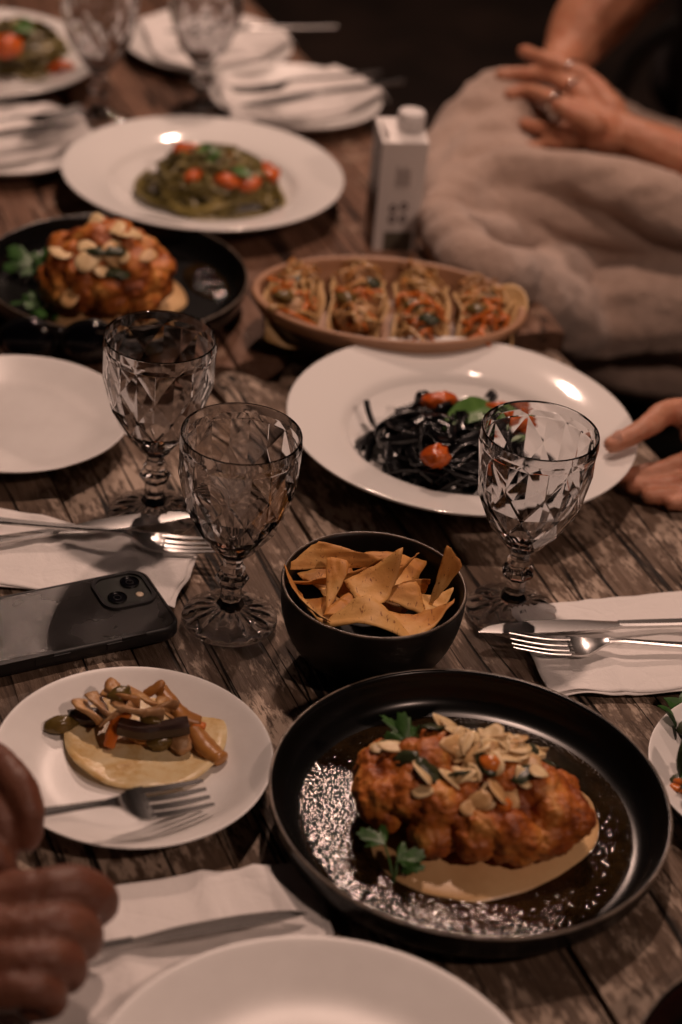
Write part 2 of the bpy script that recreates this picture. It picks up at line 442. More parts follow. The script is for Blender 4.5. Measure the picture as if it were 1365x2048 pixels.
near_table = thing('wooden_table', 'weathered grey wooden plank table under the front dishes, with ragged plank ends', 'table', (0,0,0), TA)
us = [-.36, -.185, -.01, .165, .338, .516, .693, .862]
for i in range(len(us)-1):
    plank(us[i], us[i+1], .30, [1.44,1.45,1.46,1.452,1.478,1.485,1.478][i], -.004, .034, M['wood'], near_table, 11+i*3, rag1=.022, ny=60)
for a in (.55, 1.22): mk('crossbeam', *box(-.34, .84, a, a+.07, -.10, -.041), M['wood_far'], near_table, smooth=False)
table_legs(near_table, (-.30, .80), (.42, 1.32), -.10)
far_table = thing('wooden_table', 'smoother brown wooden plank table beyond the ragged plank ends', 'table', (0,0,0), TA)
us2 = [-.16, .02, .20, .377, .553, .729, .895]
for i in range(len(us2)-1):
    plank(us2[i], us2[i+1], 1.512, 3.1, -.008, .032, M['wood_far'], far_table, 51+i*5, rag0=.006, ny=40)
for a in (1.75, 2.8): mk('crossbeam', *box(-.14, .87, a, a+.07, -.10, -.043), M['wood_far'], far_table, smooth=False)
table_legs(far_table, (-.10, .86), (1.66, 2.95), -.10)

# ================================================================== crockery
WIDE = smooth_profile([(0,.004),(.05,.004),(.053,.0),(.059,.0),(.062,.004),(.082,.010),(.102,.022),(.125,.029),(.146,.0335),(.149,.035),(.1472,.0367),(.125,.0325),(.108,.0275),(.1,.0235),(.091,.014),(.080,.0090),(.055,.0075),(0,.007)], 4)
COUPE = smooth_profile([(0,.003),(.05,.003),(.053,0),(.058,0),(.061,.003),(.083,.011),(.0975,.0198),(.1,.0213),(.0988,.0225),(.084,.0148),(.070,.0085),(.05,.0062),(0,.006)], 4)
BLACKP = smooth_profile([(0,.001),(.09,.001),(.095,0),(.108,0),(.114,.002),(.126,.012),(.130,.024),(.1312,.0315),(.1300,.0328),(.1275,.031),(.1245,.020),(.119,.011),(.109,.0068),(.09,.006),(0,.006)], 4)
BOWLP = smooth_profile([(0,.002),(.026,.002),(.029,0),(.034,0),(.040,.004),(.056,.018),(.0645,.040),(.0668,.062),(.0662,.0655),(.0648,.0655),(.0632,.061),(.060,.038),(.050,.017),(.03,.008),(0,.007)], 4)

def scaled(prof, s, sz=1): return [(r*s, z*sz) for r, z in prof]
def dish(name, prof, c, label, mat, cat='plate', group=None, r=None, base=.1, rim=None, sx=1, sy=1, rotz=0, seg=96):
    s = (r/base) if r else 1
    o = mk(name, *lathe(scaled(prof, s, 1), seg, sx, sy), mat, loc=(c[0], c[1], 0), rotz=rotz)
    tag(o, label, cat, group)
    if rim:
        rr, zz, t = rim
        mk('rim', *lathe([(rr*s+t*math.cos(a), zz+t*math.sin(a)) for a in [2*math.pi*k/8 for k in range(9)]], seg, sx, sy), M['rim_glaze'], o)
    return o

CUP = 'white crockery'
pasta_c = V(.0945, 1.460, 0); far_c = V(-.1818, 1.949, 0); left_c = V(-.2805, 1.4225, 0); taco_c = V(-.1195, 1.0014, 0)
blk_c = V(.102, .9832, 0); fblk_c = V(-.2375, 1.6928, 0); bowl_c = V(.0288, 1.1612, 0)
FZ = -.008     # far table top
dish('pasta_plate', WIDE, pasta_c, 'wide-rimmed white plate with black pasta, held by a hand at its rim', M['porcelain'])
o = dish('pasta_plate', WIDE, far_c, 'wide-rimmed white plate with green pasta and tomatoes, behind the dark plate', M['porcelain']); o.location.z = FZ
dish('side_plate', COUPE, left_c, 'empty pale side plate at the left edge behind the goblets', M['matte_white'], r=.0965)
dish('side_plate', COUPE, taco_c, 'pale side plate holding an open taco, beside the phone', M['matte_white'], r=.0915)
dish('dinner_plate', COUPE, (.0208, .7213, 0), 'large empty white plate at the bottom edge in front of the napkin', M['matte_white'], r=.13)
dish('side_plate', COUPE, (.3165, 1.0479, 0), 'pale side plate with salad cut by the right edge', M['matte_white'], r=.0915)
dish('black_plate', BLACKP, blk_c, 'black plate with raised rim holding cauliflower in shiny sauce, nearest the camera', M['black_glaze'], r=.131, base=.131, rim=(.1303, .0322, .0010))
o = dish('black_plate', BLACKP, fblk_c, 'black plate with raised rim behind the goblets at the left edge', M['black_glaze'], r=.127, base=.131, rim=(.1303, .0322, .0009)); o.location.z = -.005
dish('black_plate', BLACKP, (.3185, .7448, 0), 'black-rimmed plate of red food in the bottom right corner', M['black_glaze'], r=.131, base=.131, rim=(.1303, .0322, .0010))
dish('chip_bowl', BOWLP, bowl_c, 'deep black bowl filled with orange chips between the goblets', M['black_matte'], 'bowl', rim=(.0655, .0656, .0009))
o = dish('side_plate', COUPE, (-.103, 2.2285, 0), 'far white plate under a napkin, right of the two far goblets', M['matte_white'], r=.102); o.location.z = FZ
o = dish('side_plate', COUPE, (-.2234, 2.3765, 0), 'farthest white plate under a napkin, behind the two far goblets', M['matte_white'], r=.104); o.location.z = FZ
o = dish('side_plate', COUPE, (-.4088, 2.0159, 0), 'white plate under a napkin and cutlery at the upper left edge', M['matte_white'], r=.0993); o.location.z = FZ
o = dish('pasta_plate', WIDE, (-.4875, 2.2345, 0), 'white pasta plate cut by the top left corner', M['porcelain']); o.location.z = FZ

# oval terracotta dish
oa = P(500, 592, .045); ob = P(1056, 642, .045); oc = (oa+ob)/2+V(0,.022,0); oang = math.atan2(ob.y-oa.y, ob.x-oa.x); olen = (ob-oa).length/2
OVAL = smooth_profile([(0,.001),(.6,.001),(.66,0),(.72,.003),(.86,.018),(.96,.038),(1.0,.0475),(.985,.0505),(.955,.0505),(.935,.0475),(.90,.034),(.80,.016),(.62,.009),(0,.008)], 4)
OSY = .68
oval = mk('oval_dish', *lathe([(r*olen, z) for r, z in OVAL], 96, 1, OSY), M['clay'], loc=(oc.x, oc.y, -.005), rotz=oang)
tag(oval, 'oval terracotta dish packed with filled wraps behind the black pasta', 'dish')
mk('outer_shade', *lathe([(r*olen*1.004+.0006, z) for r, z in smooth_profile([(.64,.0),(.72,.003),(.86,.018),(.955,.036)], 4)], 96, 1, OSY), M['clay_shade'], oval)  # shadow on the dish's outer wall, painted as a near-black shell

# ================================================================== goblets
def goblet_meshes():
    NA = 9; M2 = NA*2; seg = M2*4     # lattice columns; positions round the bowl; fine steps round the rim
    rows = [(.1500, .0435), (.1275, .0431), (.1045, .0386), (.0835, .0292), (.0665, .0166)]
    v, f = [], []
    def ring(n, fr, z):
        i0 = len(v)
        for k in range(n):
            a = 2*math.pi*k/n; r = fr(k); v.append((r*math.cos(a), r*math.sin(a), z))
        return list(range(i0, i0+n))
    def lat(j, k, wall=0.0, amt=1.0):
        r = rows[k][1]
        if k == 0: return r-wall-(.0006 if j % 2 else 0)*amt
        if k == len(rows)-1 or (j+k) % 2 == 0: return r-wall
        flat = r*math.cos(math.pi/NA)*.7+(rows[k-1][1]+rows[k+1][1])/2*.3     # each diamond is a nearly flat facet
        return r-(r-flat)*amt-wall
    def band(a, b):
        n = len(a)
        for k in range(n): f.append((a[k], a[(k+1) % n], b[(k+1) % n], b[k]))
    def lattice(R_):
        for k in range(len(rows)-1, 0, -1):
            lo, up = R_[k], R_[k-1]
            for j in range(M2):
                a, b, c, d = lo[j], lo[(j+1) % M2], up[j], up[(j+1) % M2]
                if (j+k) % 2 == 0: f.append((a, b, d)); f.append((a, d, c))
                else: f.append((a, b, c)); f.append((b, d, c))
    def fan(row, fine):
        for j in range(M2):
            q = [fine[(4*j+i) % seg] for i in range(5)]; a, b = row[j], row[(j+1) % M2]
            f.append((a, b, q[2])); f.append((a, q[1], q[0])); f.append((a, q[2], q[1])); f.append((b, q[3], q[2])); f.append((b, q[4], q[3]))
    b0 = ring(M2, lambda k: .0080, .0582); b1 = ring(M2, lambda k: .0110, .0604)
    RO = [ring(M2, lambda j, k=k: lat(j, k), rows[k][0]) for k in range(len(rows))]
    band(b0, b1); band(b1, RO[-1]); lattice(RO)
    t0 = ring(seg, lambda k: .0435, .1545); fan(RO[0], t0); prev = t0
    for z, r in ((.1580,.0432),(.1616,.0429),(.1623,.0426),(.1625,.0422),(.1623,.0418),(.1612,.0415),(.1550,.0411)):
        cur = ring(seg, lambda k, r=r: r, z); band(prev, cur); prev = cur
    RI_ = [ring(M2, lambda j, k=k: lat(j, k, .0027, .42), rows[k][0]+.0010*k) for k in range(len(rows))]
    fan(RI_[0], prev); lattice(RI_)
    e0 = ring(M2, lambda k: .006, .0690); band(RI_[-1], e0)
    c0 = len(v); v.append((0,0,.0582)); c1 = len(v); v.append((0,0,.0684))
    for k in range(M2): f.append((c0, b0[(k+1) % M2], b0[k])); f.append((e0[k], e0[(k+1) % M2], c1))
    bowl = (v, f)
    # stem: eight-sided with a knop
    prof = [(0,.0128),(.0098,.0128),(.0108,.0150),(.0098,.0175),(.0080,.0205),(.0076,.0300),(.0080,.0325),(.0112,.0352),(.0128,.0385),(.0118,.0412),(.0086,.0438),(.0090,.0460),(.0098,.0478),(.0076,.0505),(.0072,.0545),(.0078,.0580),(0,.0580)]
    stem = lathe(prof, 8)
    # foot: a disc with radial flutes
    seg2 = 96; v2, f2, rg = [], [], []
    fp = [(0,.0126),(.0096,.0124),(.0125,.0108),(.018,.0088),(.024,.0072),(.030,.0056),(.0338,.0044),(.0356,.0030),(.0357,.0016),(.0345,.0003),(.031,.0000),(.026,.0008),(.018,.0018),(.010,.0026),(0,.003)]
    for i, (r, z) in enumerate(fp):
        if r == 0: rg.append([len(v2)]); v2.append((0,0,z)); continue
        rg.append(list(range(len(v2), len(v2)+seg2)))
        for k in range(seg2):
            a = 2*math.pi*k/seg2; dz = 0
            if 2 <= i <= 6: dz = .0008*math.sin(math.pi*(i-1)/7)*(abs(math.sin(a*8))*2-1)
            v2.append((r*math.cos(a), r*math.sin(a), z+dz))
    for a, b in zip(rg, rg[1:]):
        for k in range(seg2):
            k2 = (k+1) % seg2
            if len(a) == 1: f2.append((a[0], b[k], b[k2]))
            elif len(b) == 1: f2.append((a[k2], a[k], b[0]))
            else: f2.append((a[k2], a[k], b[k], b[k2]))
    return bowl, stem, (v2, f2)

def fixn(me):
    bm = bmesh.new(); bm.from_mesh(me); bmesh.ops.recalc_face_normals(bm, faces=bm.faces); bm.to_mesh(me); bm.free()
gb, gs, gf = goblet_meshes()
gob = thing('goblet', 'x', 'goblet')
gB = mk('bowl', *gb, M['glass'], gob, sharp=7); gS = mk('stem', *gs, M['glass'], gob, sharp=25); gF = mk('foot', *gf, M['glass'], gob, sharp=30)
for o in (gB, gS, gF):
    fixn(o.data)
spots = [((-.0747,1.1892,0), .10, 'smoky diamond-cut glass goblet in the middle left, beside the phone'),
         ((-.1491,1.3193,0), .23, 'smoky diamond-cut glass goblet overlapping the empty left side plate'),
         ((.1372,1.236,0), .33, 'smoky diamond-cut glass goblet on the right in front of the black pasta'),
         (tuple(P(197,243,FZ)), .1, 'blurred far goblet beside the top left pasta plate'),
         (tuple(P(402,228,FZ)), .3, 'blurred far goblet between the two far napkin plates')]
for i, (loc, a, lab) in enumerate(spots):
    g = gob if i == 0 else copy_tree(gob)
    g.location = loc; g.rotation_euler.z = a; tag(g, lab, 'goblet', 'smoky glass goblets')
# ================================================================== napkins
def napkin(corners, label, seed, z=.0015, nx=40, ny=30, wav=.0035, layers=2, curl=.004, follow=None, creases=()):
    """a soft paper sheet: corners a,b,c,d (world); height follows 'follow(x,y)'"""
    a, b, c, d = [Vector(q) for q in corners]; ctr = (a+b+c+d)/4
    root = None
    for ly in range(layers):
        v = []
        for j in range(ny+1):
            for i in range(nx+1):
                s, t = i/nx, j/ny
                p = (a*(1-s)+b*s)*(1-t)+(d*(1-s)+c*s)*t
                off = V(noise.noise(V(s*3, t*3, seed+ly*9)), noise.noise(V(s*3+5, t*3, seed+ly*9)), 0)*.004
                p = p+off
                if ly: p = ctr+(p-ctr)*(1.0-.012*ly)+V(.004*ly, -.003*ly, 0)
                e = min(s, 1-s, t, 1-t)
                h = abs(noise.noise(V(p.x*14, p.y*14, seed)))*wav*2.2 + noise.noise(V(p.x*45, p.y*45, seed))*wav*.25
                for (s0, t0, s1, t1, amp, wd) in creases:
                    dx, dy = s1-s0, t1-t0; ll = math.hypot(dx, dy); dd = abs((s-s0)*dy-(t-t0)*dx)/ll
                    h += amp*math.exp(-(dd/wd)**2)
                h += curl*max(0, 1-e/.05)*max(0, noise.noise(V(s*4, t*4, seed+2))+.1)
                base = follow(p.x, p.y) if follow else 0
                v.append(V(p.x, p.y, base+z+h - ly*.0009+(layers-1)*.0009))
        f = [(j*(nx+1)+i, j*(nx+1)+i+1, (j+1)*(nx+1)+i+1, (j+1)*(nx+1)+i) for j in range(ny) for i in range(nx)]
        k = len(v); v += [q-V(0,0,.0005) for q in v]
        f2 = [tuple(reversed([x+k for x in q])) for q in f]
        w_ = nx+1
        rg = [i for i in range(nx+1)]+[j*w_+nx for j in range(1, ny+1)]+[ny*w_+i for i in range(nx-1,-1,-1)]+[j*w_ for j in range(ny-1,0,-1)]
        f3 = [(rg[i], rg[i]+k, rg[(i+1) % len(rg)]+k, rg[(i+1) % len(rg)]) for i in range(len(rg))]
        o = mk('napkin' if ly == 0 else 'lower_fold', v, f+f2+f3, M['paper'], root)
        if ly == 0: root = o; tag(o, label, 'napkin', None)
    return root

def plate_h(c, r, base=0):
    """top height of a coupe plate of radius r around c, for things lying on it"""
    def h(x, y):
        q = math.hypot(x-c[0], y-c[1])/r
        if q > 1.0: return base + max(0, .023-(q-1)*r*1.1)
        return base + (.0075 if q < .6 else .0075+(q-.6)/.4*.016)
    return h

napkin([P(1018,1228), P(1500,1172), P(1500,1378), P(1098,1396)], 'white paper napkin under a knife and fork at the right edge', 3.1, creases=[(.0,.5,1,.45,.0015,.03),(.32,0,.36,1,.0012,.03)], wav=.0016)
napkin([P(-160,985), P(392,1108), P(338,1222), P(-160,1150)], 'white paper napkin under crossed cutlery, behind the phone', 7.7, wav=.003, creases=[(.45,0,.75,1,.002,.05),(.7,.0,.95,.9,.002,.03)])
napkin([P(60,1800), P(632,1727), P(668,1990), P(-60,2110)], 'white paper napkin with a knife in the foreground', 12.3, wav=.003, creases=[(.6,0,.75,1,.003,.04),(.2,0,.5,1,.003,.05),(.85,.2,1,.6,.003,.03)])
napkin([P(425,150,.02), P(722,128,.02), P(778,185,.02), P(470,235,.02)], 'white napkin with cutlery on the far plate right of the two far goblets', 21.0, z=.003, wav=.0028, follow=plate_h((-.103,2.2285), .102, FZ), creases=[(0,.4,1,.3,.0022,.05),(0,.7,1,.75,.0018,.04)])
napkin([P(270,20,.02), P(540,25,.02), P(588,80,.02), P(330,118,.02)], 'white napkin on the farthest plate behind the far goblets', 25.0, z=.003, wav=.0028, follow=plate_h((-.2234,2.3765), .104, FZ), creases=[(0,.5,1,.4,.002,.05)])
napkin([P(-120,205,.02), P(150,208,.02), P(178,262,.02), P(-120,325,.02)], 'white napkin with cutlery on the upper left edge plate', 29.0, z=.003, wav=.0024, follow=plate_h((-.4088,2.0159), .0993, FZ), creases=[(0,.3,1,.3,.002,.05),(0,.7,1,.6,.002,.04)])

# ================================================================== cutlery (built along +x from the tip at 0)
def fork_parts(lift=.0):
    parts = []
    Ln = .195
    hand = [(.070,0,.0088),(.082,0,.0090),(.10,0,.0076),(.13,0,.0056),(.17,0,.0040),(Ln,0,.0038)]
    def hp(i, t):
        wd = [.0052,.0046,.0050,.0064,.0076,.0070]; k = t*5; a = int(min(k, 4)); s = k-a
        ww = wd[a]*(1-s)+wd[a+1]*s; return boxprof(ww, .0030, .3)
    pth = catmull(hand, 5); parts.append(('handle', sweep(pth, hp)))
    head = [(.040,0,.0030),(.046,0,.0024),(.053,0,.0026),(.060,0,.0046),(.067,0,.0076),(.074,0,.0089)]
    def wp(i, t):
        wd = [.0246,.0244,.0220,.0150,.0080,.0050]; k = t*5; a = int(min(k, 4)); s = k-a
        ww = wd[a]*(1-s)+wd[a+1]*s; th = .0018
        n = 7; top = [((q/(n-1)-.5)*ww, th/2+.0011*(2*q/(n-1)-1)**2*ww/.024) for q in range(n)]
        return [(x, y-th) for x, y in top]+list(reversed(top))
    parts.append(('head', sweep(catmull(head, 5), wp)))
    for q in range(4):
        y = (q-1.5)*.0064
        e = .0009*(abs(q-1.5)/1.5)**2
        tp = [(.043,y,.0027+e),(.028,y,.0032+e),(.014,y*.99,.0050+e),(-.004,y*.97,.0084+e)]
        parts.append(('tine', sweep(catmull(tp, 5), lambda i, t: boxprof(.0047*(1-.45*t**3), .0019*(1-.35*t), .3))))
    return parts
def knife_parts():
    parts = []
    def hp(i, t):
        wd = .0086*(1-t)+.0088*t; return boxprof(wd*(.86+.14*math.sin(math.pi*min(1, t*1.2))), .0048*(1-.25*t), .3)
    parts.append(('handle', sweep(catmull([(.108,0,.0036),(.14,0,.0032),(.18,0,.0028),(.218,0,.0027)], 5), hp)))
    ol = [(0,.0005,.0012),(.008,-.0058,.0028),(.022,-.0096,.0048),(.045,-.0112,.0066),(.075,-.0098,.0072),(.096,-.0062,.0064),(.110,-.0040,.0040)]
    n = len(ol); v, f = [], []
    pts = catmull([(x, a, b) for x, a, b in ol], 4)
    for q in pts:
        x, lo, hi = q; zc = .0020+.0016*(x/.11); th = .0004+.0011*min(1, x/.10)
        v += [(x, lo, zc-.0003), (x, (lo+hi)/2, zc-th), (x, hi, zc-th*.8), (x, hi, zc+th*.8), (x, (lo+hi)/2, zc+th), (x, lo, zc+.0003)]
    m = len(pts)
    for i in range(m-1):
        for k in range(6): f.append((i*6+k, i*6+(k+1) % 6, (i+1)*6+(k+1) % 6, (i+1)*6+k))
    f.append(tuple(range(5,-1,-1))); f.append(tuple(range((m-1)*6, m*6)))
    parts.append(('blade', (v, f)))
    return parts
def build_cutlery(kind, tip, end, label, roll=0, group=None, flip=False):
    tip, end = Vector(tip), Vector(end)
    t = thing(kind, label, kind, (0,0,0), 0)
    for nm, (v, f) in (fork_parts() if kind == 'fork' else knife_parts()):
        if flip: v = [(x[0], -x[1], x[2]) for x in v]; f = [tuple(reversed(q)) for q in f]
        mk(nm, v, f, M['steel'], t, sharp=35)
    d = end-tip; yaw = math.atan2(d.y, d.x); pit = -math.atan2(d.z, math.hypot(d.x, d.y))
    t.matrix_world = Matrix.Translation(tip) @ Matrix.Rotation(yaw, 4, 'Z') @ Matrix.Rotation(pit, 4, 'Y') @ Matrix.Rotation(roll, 4, 'X')
    return t
NZ = .0055
build_cutlery('knife', P(957,1268,NZ), P(1365,1252,NZ+.003), 'steel knife on the right napkin with its tip by the goblet foot', flip=True, roll=-.07)
build_cutlery('fork', P(1030,1300,NZ), P(1365,1303,NZ), 'steel fork on the right napkin below the knife', roll=-.04)
build_cutlery('knife', P(388,1035,NZ+.002), P(0,1086,NZ), 'steel knife crossed under a fork behind the phone')
build_cutlery('fork', P(432,1108,NZ-.001), P(0,1050,NZ+.008), 'steel fork crossed over a knife with tines behind the middle goblet')
build_cutlery('knife', P(614,1832,NZ+.004), P(165,1912,NZ+.002), 'steel knife on the foreground napkin, handle under the fist', roll=.32)
build_cutlery('fork', P(394,1602,.014), P(40,1640,.055), 'steel fork held over the taco plate', roll=-.35)
build_cutlery('fork', P(470,192,.028), P(760,150,.032), 'blurred fork on the far napkin right of the goblets')
build_cutlery('knife', P(480,215,.028), P(770,172,.032), 'blurred knife on the far napkin right of the goblets')
build_cutlery('fork', P(160,232,.026), P(-100,270,.026), 'blurred fork on the upper left napkin')
build_cutlery('knife', P(150,252,.026), P(-110,292,.026), 'blurred knife on the upper left napkin')
build_cutlery('knife', P(330,66,.028), P(560,60,.032), 'blurred knife on the farthest napkin')

# ================================================================== phone
def rrect(wd, hg, r, n=6):
    out = []
    for cx, cy, a0 in ((wd/2-r, hg/2-r, 0), (-wd/2+r, hg/2-r, 90), (-wd/2+r, -hg/2+r, 180), (wd/2-r, -hg/2+r, 270)):
        for k in range(n+1):
            a = R(a0+90*k/n); out.append((cx+r*math.cos(a), cy+r*math.sin(a)))
    return out
def slab(levels, center=(0,0)):
    """levels: list of (w,h,r,z) rounded rectangles stacked"""
    v, f = [], []; m = None
    for wd, hg, r, z in levels:
        pr = rrect(wd, hg, r); m = len(pr); v += [(x+center[0], y+center[1], z) for x, y in pr]
    for i in range(len(levels)-1):
        for k in range(m): f.append((i*m+k, i*m+(k+1) % m, (i+1)*m+(k+1) % m, (i+1)*m+k))
    f.append(tuple(range(m-1,-1,-1))); f.append(tuple(range((len(levels)-1)*m, len(levels)*m)))
    return v, f
pz = .0125
pNR = P(362,1262,pz*.5); pFR = P(312,1166,pz); pNL = P(0,1344,pz*.4)
pdir = (pNR-pNL); pang = math.atan2(pdir.y, pdir.x)
PL, PW = .156, .0795
ax = V(math.cos(pang), math.sin(pang), 0); ay = V(-math.sin(pang), math.cos(pang), 0)
pc = V(pNR.x, pNR.y, 0) - ax*(PL/2-.001) + ay*(PW/2-.002)
phone = thing('phone', 'smartphone lying face down in a black rubber case beside the taco plate', 'phone', (pc.x, pc.y, .0006), pang)
mk('case', *slab([(PL-.004,PW-.004,.012,0),(PL,PW,.0135,.0025),(PL,PW,.0135,.0092),(PL-.0012,PW-.0012,.013,.0112),(PL-.0030,PW-.0030,.012,.0120),(PL-.0052,PW-.0052,.011,.0120),(PL-.0062,PW-.0062,.0105,.0112)]), M['case'], phone, sharp=40)
mk('back_panel', *slab([(PL-.0064,PW-.0064,.0103,.0105),(PL-.0064,PW-.0064,.0103,.01145)]), M['phone_back'], phone, sharp=40)
cx, cy = PL/2-.0255, PW/2-.0250
def ringslab(w0, r0, w1, r1, z0, z1, c):
    a = rrect(w0, w0, r0); b = rrect(w1, w1, r1); m = len(a)
    v = [(x+c[0], y+c[1], z0) for x, y in a]+[(x+c[0], y+c[1], z1-.0006) for x, y in a]+[(x*.985+c[0], y*.985+c[1], z1) for x, y in a]+[(x+c[0], y+c[1], z1) for x, y in b]+[(x+c[0], y+c[1], z0) for x, y in b]
    f = []
    for i in range(4):
        for k in range(m): f.append((i*m+k, i*m+(k+1) % m, (i+1)*m+(k+1) % m, (i+1)*m+k))
    return v, f
mk('camera_frame', *ringslab(.0425,.0115,.0365,.0095,.0108,.0138,(cx,cy)), M['case'], phone, sharp=40)
cp = mk('camera_plate', *slab([(.0364,.0364,.0094,.0108),(.0364,.0364,.0094,.0122)], (cx,cy)), M['camera_plate'], phone, sharp=40)
for dx, dy in ((.0078,.0078),(-.0078,-.0078)):
    ln = mk('camera_lens', *lathe([(0,.0118),(.0072,.0118),(.0072,.0138),(.0066,.0142),(.0062,.0136)], 32), M['lens_ring'], phone, sharp=40, loc=(cx+dx, cy+dy, 0))
    mk('lens_glass', *lathe([(0,.0120),(.0062,.0120),(.0062,.0132),(.004,.01335),(0,.0134)], 32), M['lens'], ln, sharp=40)
    mk('inner_ring', *lathe([(.0030,.0130),(.0030,.01345),(.0024,.01345),(.0024,.0130)], 24), M['black_metal'], ln, sharp=40)
mk('flash', *lathe([(0,.0120),(.0030,.0120),(.0030,.0128),(.0024,.0131),(0,.0132)], 20), M['flash'], phone, loc=(cx+.0095, cy-.0085, 0))
for bx, ln_ in ((-.022,.026),(.030,.022)):      # raised grips along the near side
    mk('button', *box(bx-ln_/2, bx+ln_/2, -PW/2-.0010, -PW/2+.0006, .0052, .0100), M['case'], phone, smooth=False)
for bx, ln_ in ((-.046,.05),(.040,.018)):
    mk('grip_ridge', *box(bx-ln_/2, bx+ln_/2, -PW/2-.0006, -PW/2+.0035, .0100, .0124), M['case'], phone, smooth=False)
mk('power_button', *box(.012, .034, PW/2-.0006, PW/2+.0011, .0050, .0098), M['case'], phone, smooth=False)

# ================================================================== chips
def chip(p0, p1, p2, curl, label, seed, ax_=0):
    """a thin curled triangular crisp with rounded corners, given by three world corners"""
    p = [Vector(q) for q in (p0, p1, p2)]; cc_ = (p[0]+p[1]+p[2])/3; p = [cc_+(q-cc_)*1.16 for q in p]; n_ = (p[1]-p[0]).cross(p[2]-p[0]).normalized()
    if n_.z < 0: n_ = -n_
    c = (p[0]+p[1]+p[2])/3; NN = 12; v = []; idx = {}
    ext = max((q-c).length for q in p)
    # local frame so that the grain follows the chip
    for i in range(NN+1):
        for j in range(NN+1-i):
            a, b = i/NN, j/NN; g = 1-a-b
            q = p[0]*g+p[1]*a+p[2]*b
            m_ = max(a, b, g)
            if m_ > .84: q = q+(c-q)*((m_-.84)*.45)      # rounded corners
            e = q-c; ed = (p[(ax_+1) % 3]-p[ax_]).normalized(); s = e.dot(ed)/ext; e2 = e.dot(n_.cross(ed))/ext
            h = curl*1.2*(s*s-.3)*ext + noise.noise(V(e.x*40+seed, e.y*40, seed))*.0045+noise.noise(V(e.x*120+seed, e.y*120, seed))*.0014 + curl*.25*ext*e2*s
            wob = V(noise.noise(V(i*.5, j*.5, seed)), noise.noise(V(i*.5, j*.5, seed+4)), noise.noise(V(i*.5, j*.5, seed+8)))*.0012
            idx[i, j] = len(v); v.append(q+n_*h+wob)
    f = []
    for i in range(NN):
        for j in range(NN-i):
            f.append((idx[i,j], idx[i+1,j], idx[i,j+1]))
            if j < NN-i-1: f.append((idx[i+1,j], idx[i+1,j+1], idx[i,j+1]))
    k = len(v); v += [q-n_*.0008 for q in v]
    f += [tuple(reversed([x+k for x in q])) for q in f]
    rg = [idx[i,0] for i in range(NN+1)]+[idx[NN-j,j] for j in range(1,NN+1)]+[idx[0,j] for j in range(NN-1,0,-1)]
    f += [(rg[(i+1) % len(rg)], rg[i], rg[i]+k, rg[(i+1) % len(rg)]+k) for i in range(len(rg))]
    me_c = c
    o = mk('chip', [q-me_c for q in v], f, M['chip'], loc=me_c); fixn(o.data)
    tag(o, label, 'chip', 'chips heaped in the black bowl'); return o
def CB(px, py, z): return P(px, py, z)
chip(CB(580,1138,.060), CB(640,1085,.078), CB(800,1130,.070), .25, 'long back chip with a tall corner at the upper left of the bowl', 1)
chip(CB(578,1165,.052), CB(770,1125,.066), CB(700,1160,.050), .1, 'flat chip stretching across the back left of the bowl', 2, 1)
chip(CB(567,1137,.066), CB(612,1190,.045), CB(648,1248,.055), .15, 'narrow chip leaning on the left wall of the bowl', 3, 2)
chip(CB(655,1120,.070), CB(700,1140,.068), CB(655,1225,.052), -.5, 'pale folded chip standing upright near the middle left', 4)
chip(CB(690,1150,.066), CB(805,1115,.078), CB(740,1225,.060), .55, 'pale wavy chip in the centre of the bowl', 5, 1)
chip(CB(800,1150,.068), CB(825,1105,.078), CB(790,1190,.055), .3, 'small upright chip sliver right of the centre', 6)
chip(CB(858,1215,.048), CB(893,1098,.094), CB(921,1140,.080), .35, 'tall chip standing against the right wall of the bowl', 7, 1)
chip(CB(800,1165,.060), CB(860,1160,.060), CB(850,1190,.050), .4, 'small tilted chip lying behind the tall right chip', 8)
chip(CB(640,1245,.056), CB(735,1205,.064), CB(830,1272,.062), -.45, 'broad domed chip at the front of the bowl', 9, 2)
chip(CB(650,1235,.052), CB(700,1180,.060), CB(760,1240,.054), -.3, 'dark chip tucked behind the broad front chip', 10, 1)
chip(CB(770,1225,.056), CB(906,1213,.066), CB(820,1275,.062), .3, 'square-edged chip at the front right of the bowl', 11)
chip(CB(745,1190,.056), CB(830,1170,.058), CB(850,1225,.050), -.2, 'orange chip under the centre of the heap', 12, 2)
chip(CB(640,1180,.046), CB(720,1170,.046), CB(690,1230,.040), .2, 'shadowed chip low in the left of the bowl', 13)
chip(CB(600,1150,.050), CB(690,1110,.058), CB(720,1200,.046), .2, 'broad chip under the back left of the heap', 15)
chip(CB(720,1110,.060), CB(850,1120,.058), CB(800,1200,.048), -.2, 'broad chip under the back right of the heap', 16)
chip(CB(830,1190,.050), CB(905,1180,.056), CB(860,1245,.048), .25, 'chip low at the right wall below the tall chip', 17)
chip(CB(600,1195,.046), CB(670,1190,.050), CB(665,1255,.046), .2, 'chip low at the front left wall of the bowl', 18)
chip(CB(720,1170,.040), CB(850,1165,.040), CB(790,1240,.036), .1, 'lowest chip in the middle of the bowl', 14)
# ================================================================== food helpers
from mathutils.bvhtree import BVHTree
def tree_of(o):
    me = o.data; mw = o.matrix_world
    return BVHTree.FromPolygons([v.co.copy() for v in me.vertices], [tuple(p.vertices) for p in me.polygons])

